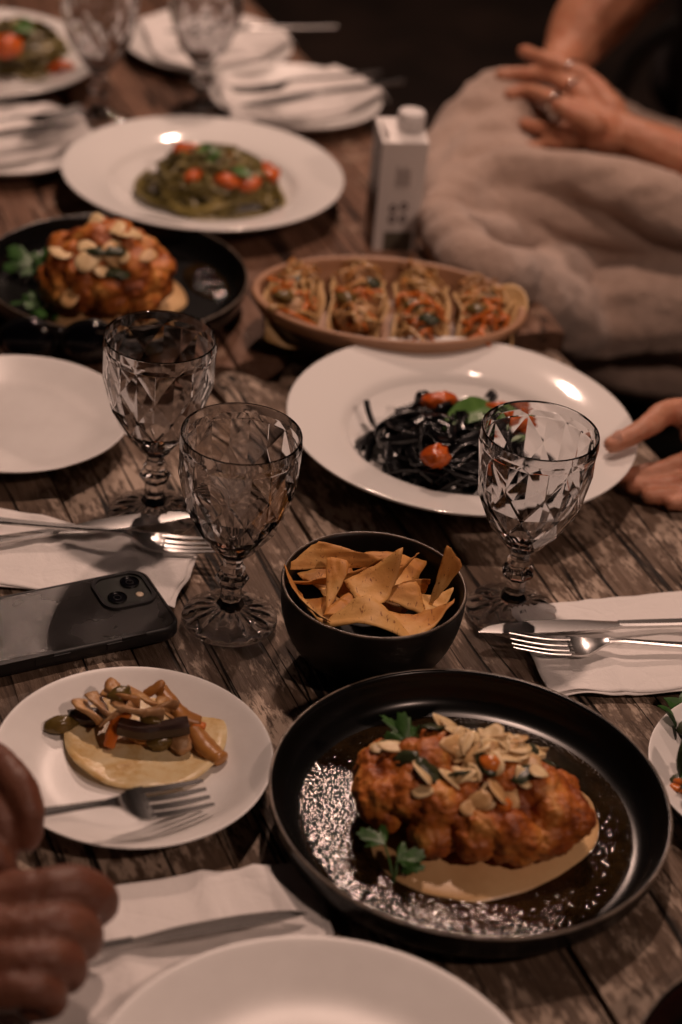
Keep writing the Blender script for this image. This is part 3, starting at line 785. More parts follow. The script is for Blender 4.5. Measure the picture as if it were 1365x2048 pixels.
def strip(path, wd, th, taper=.6, n=4, seg=8, twist=None, wob=0, seed=0):
    pp = catmull(path, n)
    if wob: pp = [q+V(nz(q, 60, seed), nz(q, 60, seed+5), nz(q, 60, seed+9))*wob for q in pp]
    def pr(i, t):
        k = 1-(1-taper)*abs(2*t-1)**3; k *= 1+(.22*noise.noise(V(t*6, seed*3.1, wob*99)) if wob else 0); return ringprof(wd/2*k, th/2*k, seg)
    return sweep(pp, pr, twist=twist)

def ribbon(path, wd, th, n=3, twist=None):
    return sweep(catmull(path, n), lambda i, t: boxprof(wd, th, .35), twist=twist)

def patch(pts, z0, h, mat, name, rings=12, power=3, seed=0, rough=.0, n=72, parent=None):
    """a spooned mound: star-shaped outline, domed top"""
    pts = [Vector((p[0], p[1], 0)) for p in pts]; c = sum(pts, Vector())/len(pts)
    m = len(pts); outline = []
    for k in range(n):
        x = k/n*m; i = int(x); t = x-i
        p0, p1, p2, p3 = pts[(i-1) % m], pts[i % m], pts[(i+1) % m], pts[(i+2) % m]
        outline.append(.5*((2*p1)+(p2-p0)*t+(2*p0-5*p1+4*p2-p3)*t*t+(3*p1-p0-3*p2+p3)*t**3))
    v = [V(0, 0, z0+h)]; f = []
    for r_ in range(1, rings+1):
        t = r_/rings
        for k in range(n):
            q = (outline[k]-c)*t
            v.append(V(q.x, q.y, z0+h*(1-t**power)+(noise.noise(V(q.x*55, q.y*55, seed))*rough*(1-t**4))))
    for k in range(n): f.append((0, 1+k, 1+(k+1) % n))
    for r_ in range(rings-1):
        for k in range(n): f.append((1+r_*n+k, 1+(r_+1)*n+k, 1+(r_+1)*n+(k+1) % n, 1+r_*n+(k+1) % n))
    kk = 1+(rings-1)*n; b0 = len(v)
    v += [V(v[kk+k].x, v[kk+k].y, z0-.001) for k in range(n)]
    for k in range(n): f.append((kk+k, b0+k, b0+(k+1) % n, kk+(k+1) % n))
    return mk(name, v, f, mat, parent, loc=None if parent else (c.x, c.y, 0))

def lump(c, r, mat, name, parent=None, sc3=(1,1,1), seed=0, amp=.18, fr=1.6, rotz=0, ico=ICO3, pinch=0):
    v = []
    rm = Matrix.Rotation(rotz, 3, 'Z') @ Matrix.Rotation(seed*.7 % .6-.3, 3, 'X')
    for q in ico[0]:
        k = 1+amp*noise.noise(q*fr+V(seed, seed*.3, 0))+amp*.4*noise.noise(q*fr*3+V(seed, 0, 2))
        p = V(q.x*sc3[0], q.y*sc3[1], q.z*sc3[2])*r*k
        v.append(rm @ p)
    return mk(name, v, ico[1], mat, parent, loc=c)

def leaf_mesh(length, width, curl, seed=0, n=10, m=6, fold=.3):
    v, f = [], []
    for i in range(n+1):
        t = i/n; wd = width/2*(math.sin(math.pi*t**.8)**.85 if 0 < t < 1 else .02)
        for j in range(-m, m+1):
            s = j/m; x = t*length; y = s*wd
            z = curl*length*(t-.5)**2*-1 + abs(s)*wd*fold + noise.noise(V(x*110, y*110, seed))*.0014 - (.0007 if j == 0 else 0)
            v.append((x, y, z))
    w_ = 2*m+1
    for i in range(n):
        for j in range(2*m): f.append((i*w_+j, i*w_+j+1, (i+1)*w_+j+1, (i+1)*w_+j))
    k = len(v); v += [(a, b, c-.0004) for a, b, c in v]; f += [tuple(reversed([x+k for x in q])) for q in f]
    return v, f

def oriented(o, a, b, up=(0,0,1), roll=0):
    """put a +x-built object from a towards b"""
    a, b = Vector(a), Vector(b); x = (b-a).normalized(); u = Vector(up); y = u.cross(x).normalized(); z = x.cross(y)
    o.matrix_world = Matrix.Translation(a) @ Matrix((x, y, z)).transposed().to_4x4() @ Matrix.Rotation(roll, 4, 'X'); return o

def parsley_leaflet(size, seed):
    """three-lobed jagged leaflet, built along +x"""
    v, f = [V(0,0,0)], []
    lobes = [(-.9, .75), (0, 1.0), (.9, .75)]; rim = []
    for a0, ln in lobes:
        for da, q in ((-.42,.55),(-.30,.80),(-.20,.78),(-.11,.97),(0,.93),(.11,1.0),(.20,.78),(.30,.82),(.42,.52)):
            a = a0+da; r = size*ln*q; rim.append(V(r*math.cos(a), r*math.sin(a), size*.16*math.sin(a*3+seed)+noise.noise(V(a*2, seed, 0))*size*.25))
    for p in rim: v.append(p*.55+V(0,0,size*.07))
    for p in rim: v.append(p)
    n = len(rim)
    for k in range(n-1):
        f.append((0, 1+k, 2+k)); f.append((1+k, 1+n+k, 2+n+k, 2+k))
    b = len(v); v += [q-V(0,0,.0004) for q in v]; f += [tuple(reversed([x+b for x in q])) for q in f]
    return v, f

def parsley(base, leaves, label, seed, size=.013):
    t = thing('parsley_sprig', label, 'parsley', base, 0, 'parsley garnish')
    base = Vector(base)
    for k, (p, q) in enumerate(leaves):
        p, q = Vector(p)-base, Vector(q)-base
        mk('stem', *strip([V(0,0,0), p*.5+V(0,0,.002), p], .0014, .0014, 1, 3, 6), M['parsley'], t)
        o = mk('leaflet', *parsley_leaflet((q-p).length, seed+k), M['parsley'], t); x = (q-p).normalized()
        y = V(0,0,1).cross(x).normalized(); z = x.cross(y)
        o.matrix_local = Matrix.Translation(p) @ Matrix((x, y, z)).transposed().to_4x4()
    return t

def cauliflower(c, rx, ry, h, label, seed, rotz=0, nb=90, vox=.0018):
    rnd = random.Random(seed); parts = []
    rm = Matrix.Rotation(rotz, 3, 'Z')
    parts.append(ball((0,0,h*.42), 1, ICO3, (rx*.80, ry*.80, h*.52), rm))
    for k in range(nb):
        a = rnd.uniform(0, 2*math.pi); zz = rnd.uniform(-.25, 1); q = math.sqrt(max(0, 1-max(zz, 0)**2))
        p = rm @ V(rx*.86*q*math.cos(a), ry*.86*q*math.sin(a), h*.40+h*.48*zz)
        parts.append(ball(p, rnd.uniform(.0085, .0170), ICO2, (1, 1, rnd.uniform(.8, 1.1))))
    def dp(p, n): return .0016*noise.noise(p*150+V(seed,0,0))+.0008*noise.noise(p*330+V(0,seed,0))-.005*max(0, noise.noise(p*48+V(seed,1,0))-.05)+.0009*noise.noise(p*620)
    o = remeshed('roasted_cauliflower', parts, vox, M['cauli'], smooth_it=1, disp=dp)
    o.location = c; tag(o, label, 'cauliflower'); return o

def almond_mesh(seed):
    rnd = random.Random(seed); v, f = [], []; n = 20
    L_, W_ = rnd.uniform(.0085,.0105), rnd.uniform(.0052,.0064)
    bend = rnd.uniform(-14, 24)
    for z in (0, 1):
        for rr in (0, .6, 1):
            for k in range(n):
                a = 2*math.pi*k/n; jg = 1+.10*noise.noise(V(math.cos(a)*2.2, math.sin(a)*2.2, seed*5)); x = L_*math.cos(a)*rr*jg; y = W_*math.sin(a)*rr*(1-.28*math.cos(a))*jg
                v.append((x, y, (.0006 if z else 0)*(1 if rr < 1 else .75)+bend*x*x+.5*bend*y*y))
    for z in (0, 1):
        b = z*3*n
        for q in range(2):
            for k in range(n):
                fa = (b+q*n+k, b+q*n+(k+1) % n, b+(q+1)*n+(k+1) % n, b+(q+1)*n+k); f.append(fa if z == 0 else tuple(reversed(fa)))
    for k in range(n): f.append((2*n+k, 2*n+(k+1) % n, 5*n+(k+1) % n, 5*n+k))
    me = bpy.data.meshes.new('almond_flake'); me.from_pydata(v, [], f); me.shade_smooth(); me.materials.append(M['almond'] if seed % 4 else M['almond_brown']); bmd = me; fixn(me); return me
ALM = [almond_mesh(k) for k in range(12)]

def scatter_on(o, pts, make, seed=0):
    tr = tree_of(o); rnd = random.Random(seed); out = []; loc = Vector(o.location)
    for p in pts:
        hit = tr.ray_cast(V(p[0]-loc.x, p[1]-loc.y, .3), V(0,0,-1))
        if hit[0] is None: continue
        out.append(make(hit[0]+loc, hit[1], rnd))
    return out

def almonds(o, pts, label, group, seed, s=1.0):
    def mkone(p, n, rnd):
        a = bpy.data.objects.new('almond_flake', rnd.choice(ALM)); COL.objects.link(a)
        nn = (n*.8+V(rnd.uniform(-.5,.5), rnd.uniform(-.6,.3), .35)).normalized()
        q = V(0,0,1).rotation_difference(nn); a.rotation_mode = 'QUATERNION'
        a.rotation_quaternion = q @ Quaternion((0,0,1), rnd.uniform(0, 6.28)); a.location = p+nn*rnd.uniform(.0008,.0035)
        a.scale = (s*rnd.uniform(.85,1.15),)*3; tag(a, label, 'almond flake', group); return a
    return scatter_on(o, pts, mkone, seed)

def nest(c, rx, ry, h, n, wd, th, mats, label, cat, seed, z0=.010, arc=(1.0, 2.8), core=None, loose=.12, name='pasta'):
    """a twirled nest of ribbon noodles, every noodle its own part"""
    rnd = random.Random(seed); t = thing(name, label, cat, (c[0], c[1], 0))
    if core:
        o = lump((0,0,z0+h*.22), 1, core, 'noodle_core', t, (rx*.72, ry*.72, h*.48), seed, .25, 2.2)
        o['kind'] = 'stuff'
    for k in range(n):
        a0 = rnd.uniform(0, 6.28); rho0 = rnd.uniform(.12, .92); da = rnd.uniform(*arc)*rnd.choice((-1, 1)); pts = []
        lay = rnd.uniform(.55, 1.08); m = 7; ox, oy = rnd.uniform(-.28,.28), rnd.uniform(-.28,.28); ph = rnd.uniform(0, 6)
        for i in range(m):
            s = i/(m-1); rho = rho0+.22*math.sin(s*3.1+ph)+loose*noise.noise(V(s*4, k, seed)); a = a0+da*s
            X, Y = rho*math.cos(a)+ox*(1-rho), rho*math.sin(a)+oy*(1-rho); q = min(1, math.hypot(X, Y))
            z = z0+h*math.sqrt(max(0, 1-q*q))*lay + .003*noise.noise(V(s*5, k*3, 1))
            if q > .9: z = z0+.002+rnd.uniform(0,.004)
            pts.append(V(X*rx, Y*ry, max(z, z0+th*.5)))
        tw0, tw1 = rnd.uniform(-1.2,1.2), rnd.uniform(-1.6,1.6)
        mk('noodle', *ribbon(pts, wd*rnd.uniform(.85,1.15), th, 3, lambda q, a=tw0, b=tw1: a+b*q), rnd.choice(mats), t, sharp=50)
    return t

# ---------------------------------------------------------------- front cauliflower plate
sv = []
o = patch([blk_c+V(math.cos(a)*.113*(1+.03*math.sin(3*a)), math.sin(a)*.113*(1+.025*math.cos(2*a)), 0) for a in [2*math.pi*k/24 for k in range(24)]], .0068, .0016, M['oil_sauce'], 'sauce_pool', 26, 8, 3, .0006, 120)
tag(o, 'shiny brown oily sauce pooled around the front cauliflower', 'sauce')
pu = patch([P(735,1690,.01), P(782,1756,.01), P(880,1794,.01), P(970,1802,.01), P(1085,1770,.01), P(1180,1708,.01), P(1204,1640,.01), P(1160,1570,.01), P(1000,1530,.01), P(830,1560,.01), P(760,1620,.01)], .0075, .0075, M['puree'], 'hummus_smear', 14, 4, 5, .001)
tag(pu, 'smear of beige hummus under the front cauliflower', 'hummus')
cc = P(940, 1606, .03); cau = cauliflower((cc.x, cc.y, .010), .0785, .0415, .056, 'roasted orange cauliflower on the front black plate, topped with almonds', 5, rotz=-.12, nb=95, vox=.0015)
rnd = random.Random(4)
for k in range(9):
    p = (cc.x+rnd.uniform(-.05,.055), cc.y+rnd.uniform(-.02,.03))
    def herb(q, n, r_, k=k):
        o = lump(q+n*.001, .0085, M['dark_herb'], 'wilted_herb', None, (1.3,.8,.22), k, .35, 2.4, r_.uniform(0,3), ICO2)
        o.rotation_mode = 'QUATERNION'; o.rotation_quaternion = V(0,0,1).rotation_difference(n)
        return tag(o, 'dark wilted herb scrap on the front cauliflower', 'herb', 'herb scraps on the front cauliflower')
    scatter_on(cau, [p], herb, k)
for (px, py, r_, lab) in ((975,1562,.0075,'orange carrot cube in the middle of the front cauliflower'), (1005,1610,.006,'small red carrot chip low on the front cauliflower')):
    q = P(px, py, .055)
    scatter_on(cau, [(q.x, q.y)], lambda p, n, r2: tag(lump(p+n*.002, r_, M['carrot'], 'carrot_piece', None, (1,.8,.7), 3, .2), lab, 'carrot'), 1)
pts = []
for k in range(84):
    px = rnd.gauss(962, 60); py = rnd.gauss(1508, 38)
    if k > 72: px = rnd.uniform(760, 1110); py = rnd.uniform(1470, 1590)
    q = P(px, py, .062); pts.append((q.x, q.y))
almonds(cau, pts, 'toasted almond flake scattered on the front cauliflower', 'almond flakes on the front cauliflower', 7, .98)
parsley(P(815,1492,.058), [(P(815,1478,.060), P(758,1436,.064)), (P(815,1488,.060), P(800,1425,.072)), (P(818,1492,.058), P(775,1505,.056))], 'green parsley sprig beside the almonds on the front cauliflower', 1)
parsley(P(788,1765,.014), [(P(770,1690,.026), P(718,1655,.030)), (P(795,1722,.024), P(850,1700,.030)), (P(800,1725,.022), P(852,1735,.022))], 'green parsley sprig on the hummus at the front cauliflower base', 4)

# ---------------------------------------------------------------- far cauliflower plate
fz = .004
fc = P(213, 585, .02); fcau = cauliflower((fc.x, fc.y, fz), .0600, .050, .082, 'roasted orange cauliflower on the far black plate, topped with almonds', 9, nb=110, vox=.002)
o = patch([P(85,610,.01), P(130,640,.01), P(230,655,.01), P(300,630,.01), P(374,596,.01), P(340,545,.01), P(250,540,.01), P(120,560,.01)], .004, .012, M['puree'], 'hummus_smear', 12, 3, 8, .001); tag(o, 'pointed smear of yellow hummus under the far cauliflower', 'hummus')
o = patch([P(380,560,.01), P(440,585,.01), P(476,560,.01), P(470,525,.01), P(420,505,.01), P(370,525,.01)], .0025, .0018, M['oil_sauce'], 'sauce_pool', 10, 4, 2, .0006); tag(o, 'patch of reddish brown sauce right of the far cauliflower', 'sauce')
pts = []
for k in range(26):
    q = P(rnd.gauss(225, 50), rnd.gauss(505, 38), .080); pts.append((q.x, q.y))
almonds(fcau, pts, 'toasted almond flake on the blurred far cauliflower', 'almond flakes on the far cauliflower', 3, 1.25)
for k in range(4):
    q = P(rnd.uniform(150,260), rnd.uniform(500,560), .075)
    scatter_on(fcau, [(q.x, q.y)], lambda p, n, r2, k=k: tag(lump(p+n*.001, .010, M['dark_herb'], 'wilted_herb', None, (1.3,.9,.4), k, .35, 2.4), 'dark wilted herb scrap on the far cauliflower', 'herb', 'herb scraps on the far cauliflower'), k)
parsley(P(90,560,.012), [(P(60,530,.014), P(20,500,.016)), (P(80,520,.02), P(100,490,.03)), (P(70,540,.012), P(40,545,.012))], 'blurred parsley sprig behind the far cauliflower at the left', 2)
parsley(P(105,610,.012), [(P(75,605,.014), P(20,605,.014)), (P(85,612,.014), P(60,585,.02)), (P(95,618,.012), P(75,640,.012))], 'blurred parsley sprig in front of the far cauliflower at the left', 6)

# ---------------------------------------------------------------- black pasta
pcn = P(893, 912, .018)
nest((pcn.x, pcn.y), .072, .068, .042, 84, .0086, .0017, [M['squid_pasta']], 'nest of glossy black squid ink tagliatelle on the held plate', 'pasta', 3, core=M['squid_pasta'])
loose = [([(733,800,.034),(740,830,.024),(757,860,.020),(800,868,.022)],), ([(740,890,.014),(752,878,.018),(790,872,.022),(830,880,.03)],), ([(770,955,.011),(790,945,.013),(820,930,.018)],), ([(975,795,.036),(985,782,.040),(992,790,.038),(980,805,.036)],), ([(835,812,.034),(840,790,.044),(856,790,.044),(858,812,.036)],)]
stray = [x[0] for x in loose]
pt = [o for o in bpy.data.objects if o.name == 'pasta'][0]
for s_ in stray:
    mk('noodle', *ribbon([P(*q)-Vector((pcn.x, pcn.y, 0)) for q in s_], .0080, .0016, 5, lambda q: .5), M['squid_pasta'], pt, sharp=50)
def tomato(p, r, label, seed, sc3=(1.15,.85,.75), rotz=0, group=None):
    return tag(lump(p, r, M['tomato'], 'cherry_tomato', None, sc3, seed, .34, 2.3, rotz), label, 'tomato', group)
tomato(P(880,801,.049), .0125, 'wrinkled roasted cherry tomato at the back of the black pasta', 1, (1.25,.8,.6), .3)
tomato(P(872,912,.049), .0112, 'glossy roasted cherry tomato at the front of the black pasta', 2, (1.05,.95,.8), .6)
tomato(P(1000,822,.044), .0110, 'roasted cherry tomato behind the right goblet rim', 3, (1.1,.9,.7))
tomato(P(1030,850,.036), .0115, 'roasted cherry tomato seen through the right goblet', 5, (1,.9,.7))
def basil(a, b, wd, label, seed, roll=0, curl=.25, group=None):
    ln = (Vector(b)-Vector(a)).length
    o = mk('basil_leaf', *leaf_mesh(ln, wd, curl, seed), M['basil']); oriented(o, a, b, roll=roll); return tag(o, label, 'basil', group)
basil(P(990,800,.050), P(884,853,.046), .026, 'fresh basil leaf on the black pasta', 2, -.25)
basil(P(1035,865,.045), P(1000,880,.044), .020, 'small basil leaf on the black pasta behind the right goblet', 6, .2)

# ---------------------------------------------------------------- green pasta (far plate) and top left pasta
gcn = P(425, 372, .012)
nest((gcn.x, gcn.y), .073, .062, .046, 84, .0090, .0020, [M['green_pasta'], M['green_pasta'], M['green_pasta_pale']], 'mound of green pesto tagliatelle on the far wide-rimmed plate', 'pasta', 8, z0=.002, core=M['green_pasta'], arc=(1.2,3.8), loose=.45)
for k, (px, py, z, r_, lab) in enumerate(((375,302,.046,.0165,'blurred cherry tomato at the top left of the green pasta'), (388,352,.040,.013,'blurred cherry tomato on the left slope of the green pasta'), (450,325,.046,.015,'blurred cherry tomato right of the basil on the green pasta'), (455,362,.042,.014,'blurred cherry tomato at the centre front of the green pasta'), (500,368,.038,.014,'blurred cherry tomato on the right slope of the green pasta'), (538,345,.034,.0165,'blurred round cherry tomato at the right end of the green pasta'))):
    tomato(P(px,py,z-.005), r_*.85, lab, 20+k, (1.2,.9,.62), k)
basil(P(405,285,.056), P(425,335,.046), .020, 'blurred basil leaf standing on top of the green pasta', 3, .6)
basil(P(425,310,.054), P(440,300,.058), .016, 'small blurred basil leaf at the crest of the green pasta', 8, .3)
basil(P(465,335,.048), P(505,355,.044), .014, 'narrow blurred basil leaf on the right of the green pasta', 4, .2)
tcn = P(45, 108, .012)
nest((tcn.x, tcn.y), .064, .055, .046, 60, .0085, .0018, [M['green_pasta'], M['green_pasta_pale']], 'blurred mound of green pasta in the top left corner', 'pasta', 15, z0=.002, core=M['green_pasta'])
tomato(P(12,92,.046), .018, 'blurred cherry tomato at the left of the top left pasta', 31); tomato(P(125,140,.020), .014, 'blurred cherry tomato at the right of the top left pasta', 32)
basil(P(30,48,.056), P(70,62,.052), .024, 'blurred basil leaf on the top left pasta', 5, .4)

# ---------------------------------------------------------------- open taco
tz = .008
tt = P(290, 1482, tz); taco = thing('open_taco', 'open taco of eggplant, carrot and mushroom on a yellow tortilla', 'taco', (tt.x, tt.y, 0))
def TL(px, py, z): return P(px, py, z)-Vector((tt.x, tt.y, 0))
tv, tf = lathe([(0,tz+.003),(.014,tz+.0025),(.026,tz+.0022),(.038,tz+.0022),(.048,tz+.0026),(.0545,tz+.0036),(.0548,tz+.0026),(.048,tz+.0012),(.03,tz+.0008),(0,tz+.0010)], 60)
tv = [V(x*(1+.03*math.sin(math.atan2(y,x)*3)), y*(.98+.03*math.cos(math.atan2(y,x)*2)), z+noise.noise(V(x*40,y*40,2))*.0028*min(1, math.hypot(x,y)/.03)+ (.004*max(0, noise.noise(V(x*30, y*30, 9))) if math.hypot(x,y) > .04 else 0)) for x, y, z in tv]
mk('tortilla', tv, tf, M['tortilla'], taco)
def tstrip(nm, pts, wd, th, mat, tw=0, seed=0, wob=.0012):
    mk(nm, *strip([TL(*q) for q in pts], wd, th, .7, 5, 10, (lambda q: tw*q) if tw else None, wob, seed), mat, taco)
def tbox(nm, pts, wd, th, mat):
    mk(nm, *sweep(catmull([TL(*q) for q in pts], 4), lambda i, t: boxprof(wd*(.9+.1*math.sin(t*9)), th, .2)), mat, taco, sharp=40)
tbox('eggplant_strip', [(238,1452,.026),(290,1462,.025),(330,1458,.026),(378,1450,.028)], .012, .010, M['eggplant'])
tstrip('potato_wedge', [(385,1455,.018),(405,1485,.015),(428,1508,.013),(444,1522,.012)], .015, .011, M['potato'], .2, 2)
tstrip('potato_wedge', [(318,1372,.034),(340,1400,.030),(362,1430,.024),(400,1445,.020)], .013, .009, M['potato'], .3, 4)
tstrip('carrot_strip', [(218,1495,.013),(224,1470,.020),(232,1445,.026),(262,1425,.032)], .010, .005, M['carrot'], .6, 5)
tstrip('carrot_strip', [(345,1410,.030),(370,1435,.024),(392,1448,.020),(412,1455,.018)], .009, .005, M['carrot'], .4, 6)
tstrip('carrot_strip', [(288,1388,.032),(310,1378,.036),(326,1366,.038)], .010, .006, M['potato'], .4, 7)
for k, (pts, wd, th) in enumerate(([(166,1412,.020),(190,1440,.024),(212,1455,.018)],.014,.010) if False else [
    ([(160,1405,.020),(178,1425,.024),(200,1452,.018)], .013, .009), ([(185,1390,.028),(205,1420,.028),(235,1445,.024)], .012, .008),
    ([(210,1382,.032),(250,1395,.034),(285,1410,.034)], .013, .009), ([(230,1400,.034),(275,1425,.034),(320,1432,.032)], .012, .008),
    ([(255,1380,.034),(300,1400,.034),(345,1420,.030)], .013, .008), ([(205,1450,.020),(240,1432,.030),(265,1405,.034)], .010, .006),
    ([(330,1395,.034),(330,1415,.034),(345,1438,.028)], .010, .006), ([(285,1430,.034),(320,1415,.036),(355,1405,.034)], .009, .006)]):
    tstrip('mushroom_slice' if k % 2 else 'onion_strip', pts, wd*1.15, th*.55, M['mushroom'] if k % 2 else M['onion'], 1.6, 10+k, .005)
for k, (px, py, z, r_, m_) in enumerate(((175,1432,.014,.011,'eggplant'),(325,1478,.015,.010,'pepper'),(360,1480,.015,.010,'mushroom'),(285,1474,.014,.008,'potato'),(240,1388,.036,.0075,'pepper'),(225,1375,.034,.007,'onion'),(300,1440,.030,.006,'pepper'))):
    lump(TL(px,py,z), r_, M[m_], {'potato':'potato_chunk','eggplant':'eggplant_chunk','pepper':'pepper_chunk','mushroom':'mushroom_chunk','onion':'onion_chunk'}[m_], taco, (1.2,.8,.6), k, .25, 1.8, k)
o = lump(P(122,1448,.013), .0095, M['pepper'], 'pepper_piece', None, (1.25,.75,.6), 4, .25, 1.8, .5); tag(o, 'olive green pepper piece at the left edge of the tortilla', 'pepper')

# ---------------------------------------------------------------- wraps in the oval dish
Om = Matrix.Translation((oc.x, oc.y, 0)) @ Matrix.Rotation(oang, 4, 'Z')
rnd = random.Random(21)
wl = ['leftmost filled wrap in the oval dish', 'second filled wrap from the left in the oval dish', 'third filled wrap from the left in the oval dish', 'rightmost filled wrap in the oval dish, with bright carrots']
wx = [-.088, -.030, .030, .088]
for k in range(4):
    wr = thing('filled_wrap', wl[k], 'wrap', (0,0,0), 0, 'wraps in the oval dish'); wr.matrix_world = Om @ Matrix.Translation((wx[k], 0, 0))
    hw = .070 if k in (1, 2) else .052
    # the folded sheet: a U running along the short axis of the dish
    v, f = [], []; nu, nv = 18, 16
    for j in range(nv+1):
        y = (j/nv-.5)*2*hw
        for i in range(nu+1):
            s = i/nu*2-1; dep = math.sqrt(max(.02, 1-(y/hw)**2))
            zt = .016+(.037*dep)*abs(s)**1.3
            x = .024*math.copysign(abs(s)**.75, s)*(1+.25*noise.noise(V(y*30, s, k)))+.008*noise.noise(V(y*26, 4, k+s))
            v.append(V(x, y, zt-.004))
    for j in range(nv):
        for i in range(nu): f.append((j*(nu+1)+i, j*(nu+1)+i+1, (j+1)*(nu+1)+i+1, (j+1)*(nu+1)+i))
    me = mk('wrap_sheet', v, f, M['wrap'], wr); sm = me.modifiers.new('s', 'SOLIDIFY'); sm.thickness = .0022
    nst = 54
    for q in range(nst):
        y0 = rnd.uniform(-.9,.9)*hw; y1 = y0+rnd.uniform(-.03,.03); z0 = .034+.018*math.sqrt(max(0, 1-(y0/hw)**2))*rnd.uniform(.6,1.05)
        x0, x1 = rnd.uniform(-.024,.024), rnd.uniform(-.024,.024)
        mid = V((x0+x1)/2+rnd.uniform(-.01,.01), (y0+y1)/2+rnd.uniform(-.01,.01), z0+rnd.uniform(.0,.008))
        low = y0 < -.1*hw
        if low and rnd.random() < (.75 if k == 3 else .45): nm, mt, wd, th = 'carrot_strip', M['carrot'], .0042, .0024
        elif rnd.random() < .22: nm, mt, wd, th = 'brown_onion_strip', M['potato'], .006, .003
        else: nm, mt, wd, th = 'noodle', M['noodle_tan'] if rnd.random() < .7 else M['mushroom'], .0056, .0028
        mk(nm, *strip([V(x0, y0, z0-.004), V(x0*.6, y0*.8+mid.y*.2, z0+.003), mid, V(x1, y1, z0-.005)], wd, th, .8, 3, 6), mt, wr)
    lump(V(0,0,.030), 1, M['mushroom'], 'filling', wr, (.024, hw*.85, .018), k, .25, 2.5)['kind'] = 'stuff'
    for q in range(2):
        lump(V(rnd.uniform(-.012,.012), rnd.uniform(-.8,.2)*hw, .052), .009, M['dark_herb'] if q else M['pepper'], 'vegetable_chunk', wr, (1.2,.8,.6), q+k*3, .25)
o = mk('tortilla_piece', *lathe([(0,.002),(.018,.0015),(.021,.003),(.0205,.0005),(0,0)], 30, 1, 1.15), M['wrap']); tag(o, 'pale round tortilla piece at the right end of the oval dish', 'tortilla')
o.matrix_world = Om @ Matrix.Translation((.112, .012, .040)) @ Matrix.Rotation(-.6, 4, 'Y') @ Matrix.Rotation(.5, 4, 'X')

# ---------------------------------------------------------------- salad at the right edge, red food in the corner
rnd = random.Random(33)
sal = thing('salad', 'dark green salad with carrot on the right edge plate', 'salad', P(1400,1470,.008))
sb = Vector(sal.location)
for k in range(34):
    q = P(rnd.uniform(1345,1520), rnd.uniform(1395,1560), .010+rnd.uniform(0,.03))-sb
    o = mk('salad_leaf', *leaf_mesh(rnd.uniform(.018,.03), rnd.uniform(.012,.02), .4, k, 6, 3), M['dark_herb'] if k % 3 else M['parsley'], sal)
    o.location = q; o.rotation_euler = (rnd.uniform(-.7,.7), rnd.uniform(-.7,.7), rnd.uniform(0,6.28))
lump(P(1430,1470,.012)-sb, .028, M['dark_herb'], 'salad_heap', sal, (1.1,1,.5), 2, .3, 2.5)
for a in (((1342,1570,.016),(1362,1578,.016),(1400,1572,.018)), ((1350,1560,.016),(1385,1566,.02),(1420,1550,.02))):
    mk('carrot_strip', *strip([P(*q)-sb for q in a], .007, .004, .7, 4, 8), M['carrot'], sal)
M['red_stew'] = grainy('red_stew', [(.28,(.012,.008,.006)),(.45,(.14,.025,.012)),(.75,(.34,.07,.03))], 30, .25, .0012, 160)
o = patch([Vector((.3185,.7448,0))+V(math.cos(a)*.112, math.sin(a)*.112, 0) for a in [2*math.pi*k/20 for k in range(20)]], .007, .016, M['red_stew'], 'red_stew', 16, 4, 6, .006, 90); tag(o, 'dark red food on the black plate in the bottom right corner', 'stew')
# ================================================================== milk carton
ca, cb2 = P(745,501,FZ), P(834,501,FZ); cang = math.atan2(cb2.y-ca.y, cb2.x-ca.x); cw = (cb2-ca).length; ch = .119; cdp = .047
carton = thing('drink_carton', 'small white drink carton with round cap behind the oval dish', 'carton', (ca.x, ca.y, FZ), cang)
tl = .0085
cvv = [(0,0,0),(cw,0,0),(cw,cdp,0),(0,cdp,0),(0,0,ch),(cw,0,ch),(cw,cdp,ch+tl),(0,cdp,ch+tl)]
mk('box', cvv, [(0,3,2,1),(4,5,6,7),(0,1,5,4),(1,2,6,5),(2,3,7,6)], M['carton'], carton, smooth=False)
mk('printed_side', [(-.0002,0,0),(-.0002,cdp,0),(-.0002,cdp,ch+tl),(-.0002,0,ch)], [(0,3,2,1)], M['carton_side'], carton, smooth=False)
cap = mk('cap', *lathe([(0,0),(.0135,0),(.0138,.002),(.0138,.0165),(.0125,.0185),(0,.0188)], 36), M['cap'], carton, sharp=40, loc=(cw*.70, cdp*.58, ch+.0048))
for k in range(18):
    a = 2*math.pi*k/18; mk('ridge', *box(.0136,.0142,-.0005,.0005,.002,.0155), M['cap'], cap, smooth=False, rotz=a)
mk('seam_flap', *box(.004, .006, .004, cdp-.004, ch+.0006, ch+.0095), M['carton'], carton, smooth=False)
def pr(name, x0, x1, z0, z1, mt): mk(name, [(x0*cw,-.0004,z0*ch),(x1*cw,-.0004,z0*ch),(x1*cw,-.0004,z1*ch),(x0*cw,-.0004,z1*ch)], [(0,1,2,3)], mt, carton, smooth=False)
pr('printed_panel', .22, .84, .0, .18, M['print_green'])
for k in range(6): pr('text_line', .36+.055*k, .39+.055*k, .60, .60+.19*(1-.1*(k % 3)), M['print_mid'])
for gx, gz in ((.30,.40),(.54,.42),(.30,.30),(.54,.30)):
    mk('printed_letter', *lathe([(.0016,0),(.0042,0)], 16, 1, 1.15), M['print_dark'], carton, smooth=False, loc=((gx+.06)*cw, -.0005, gz*ch)).rotation_euler = (R(90), 0, 0)

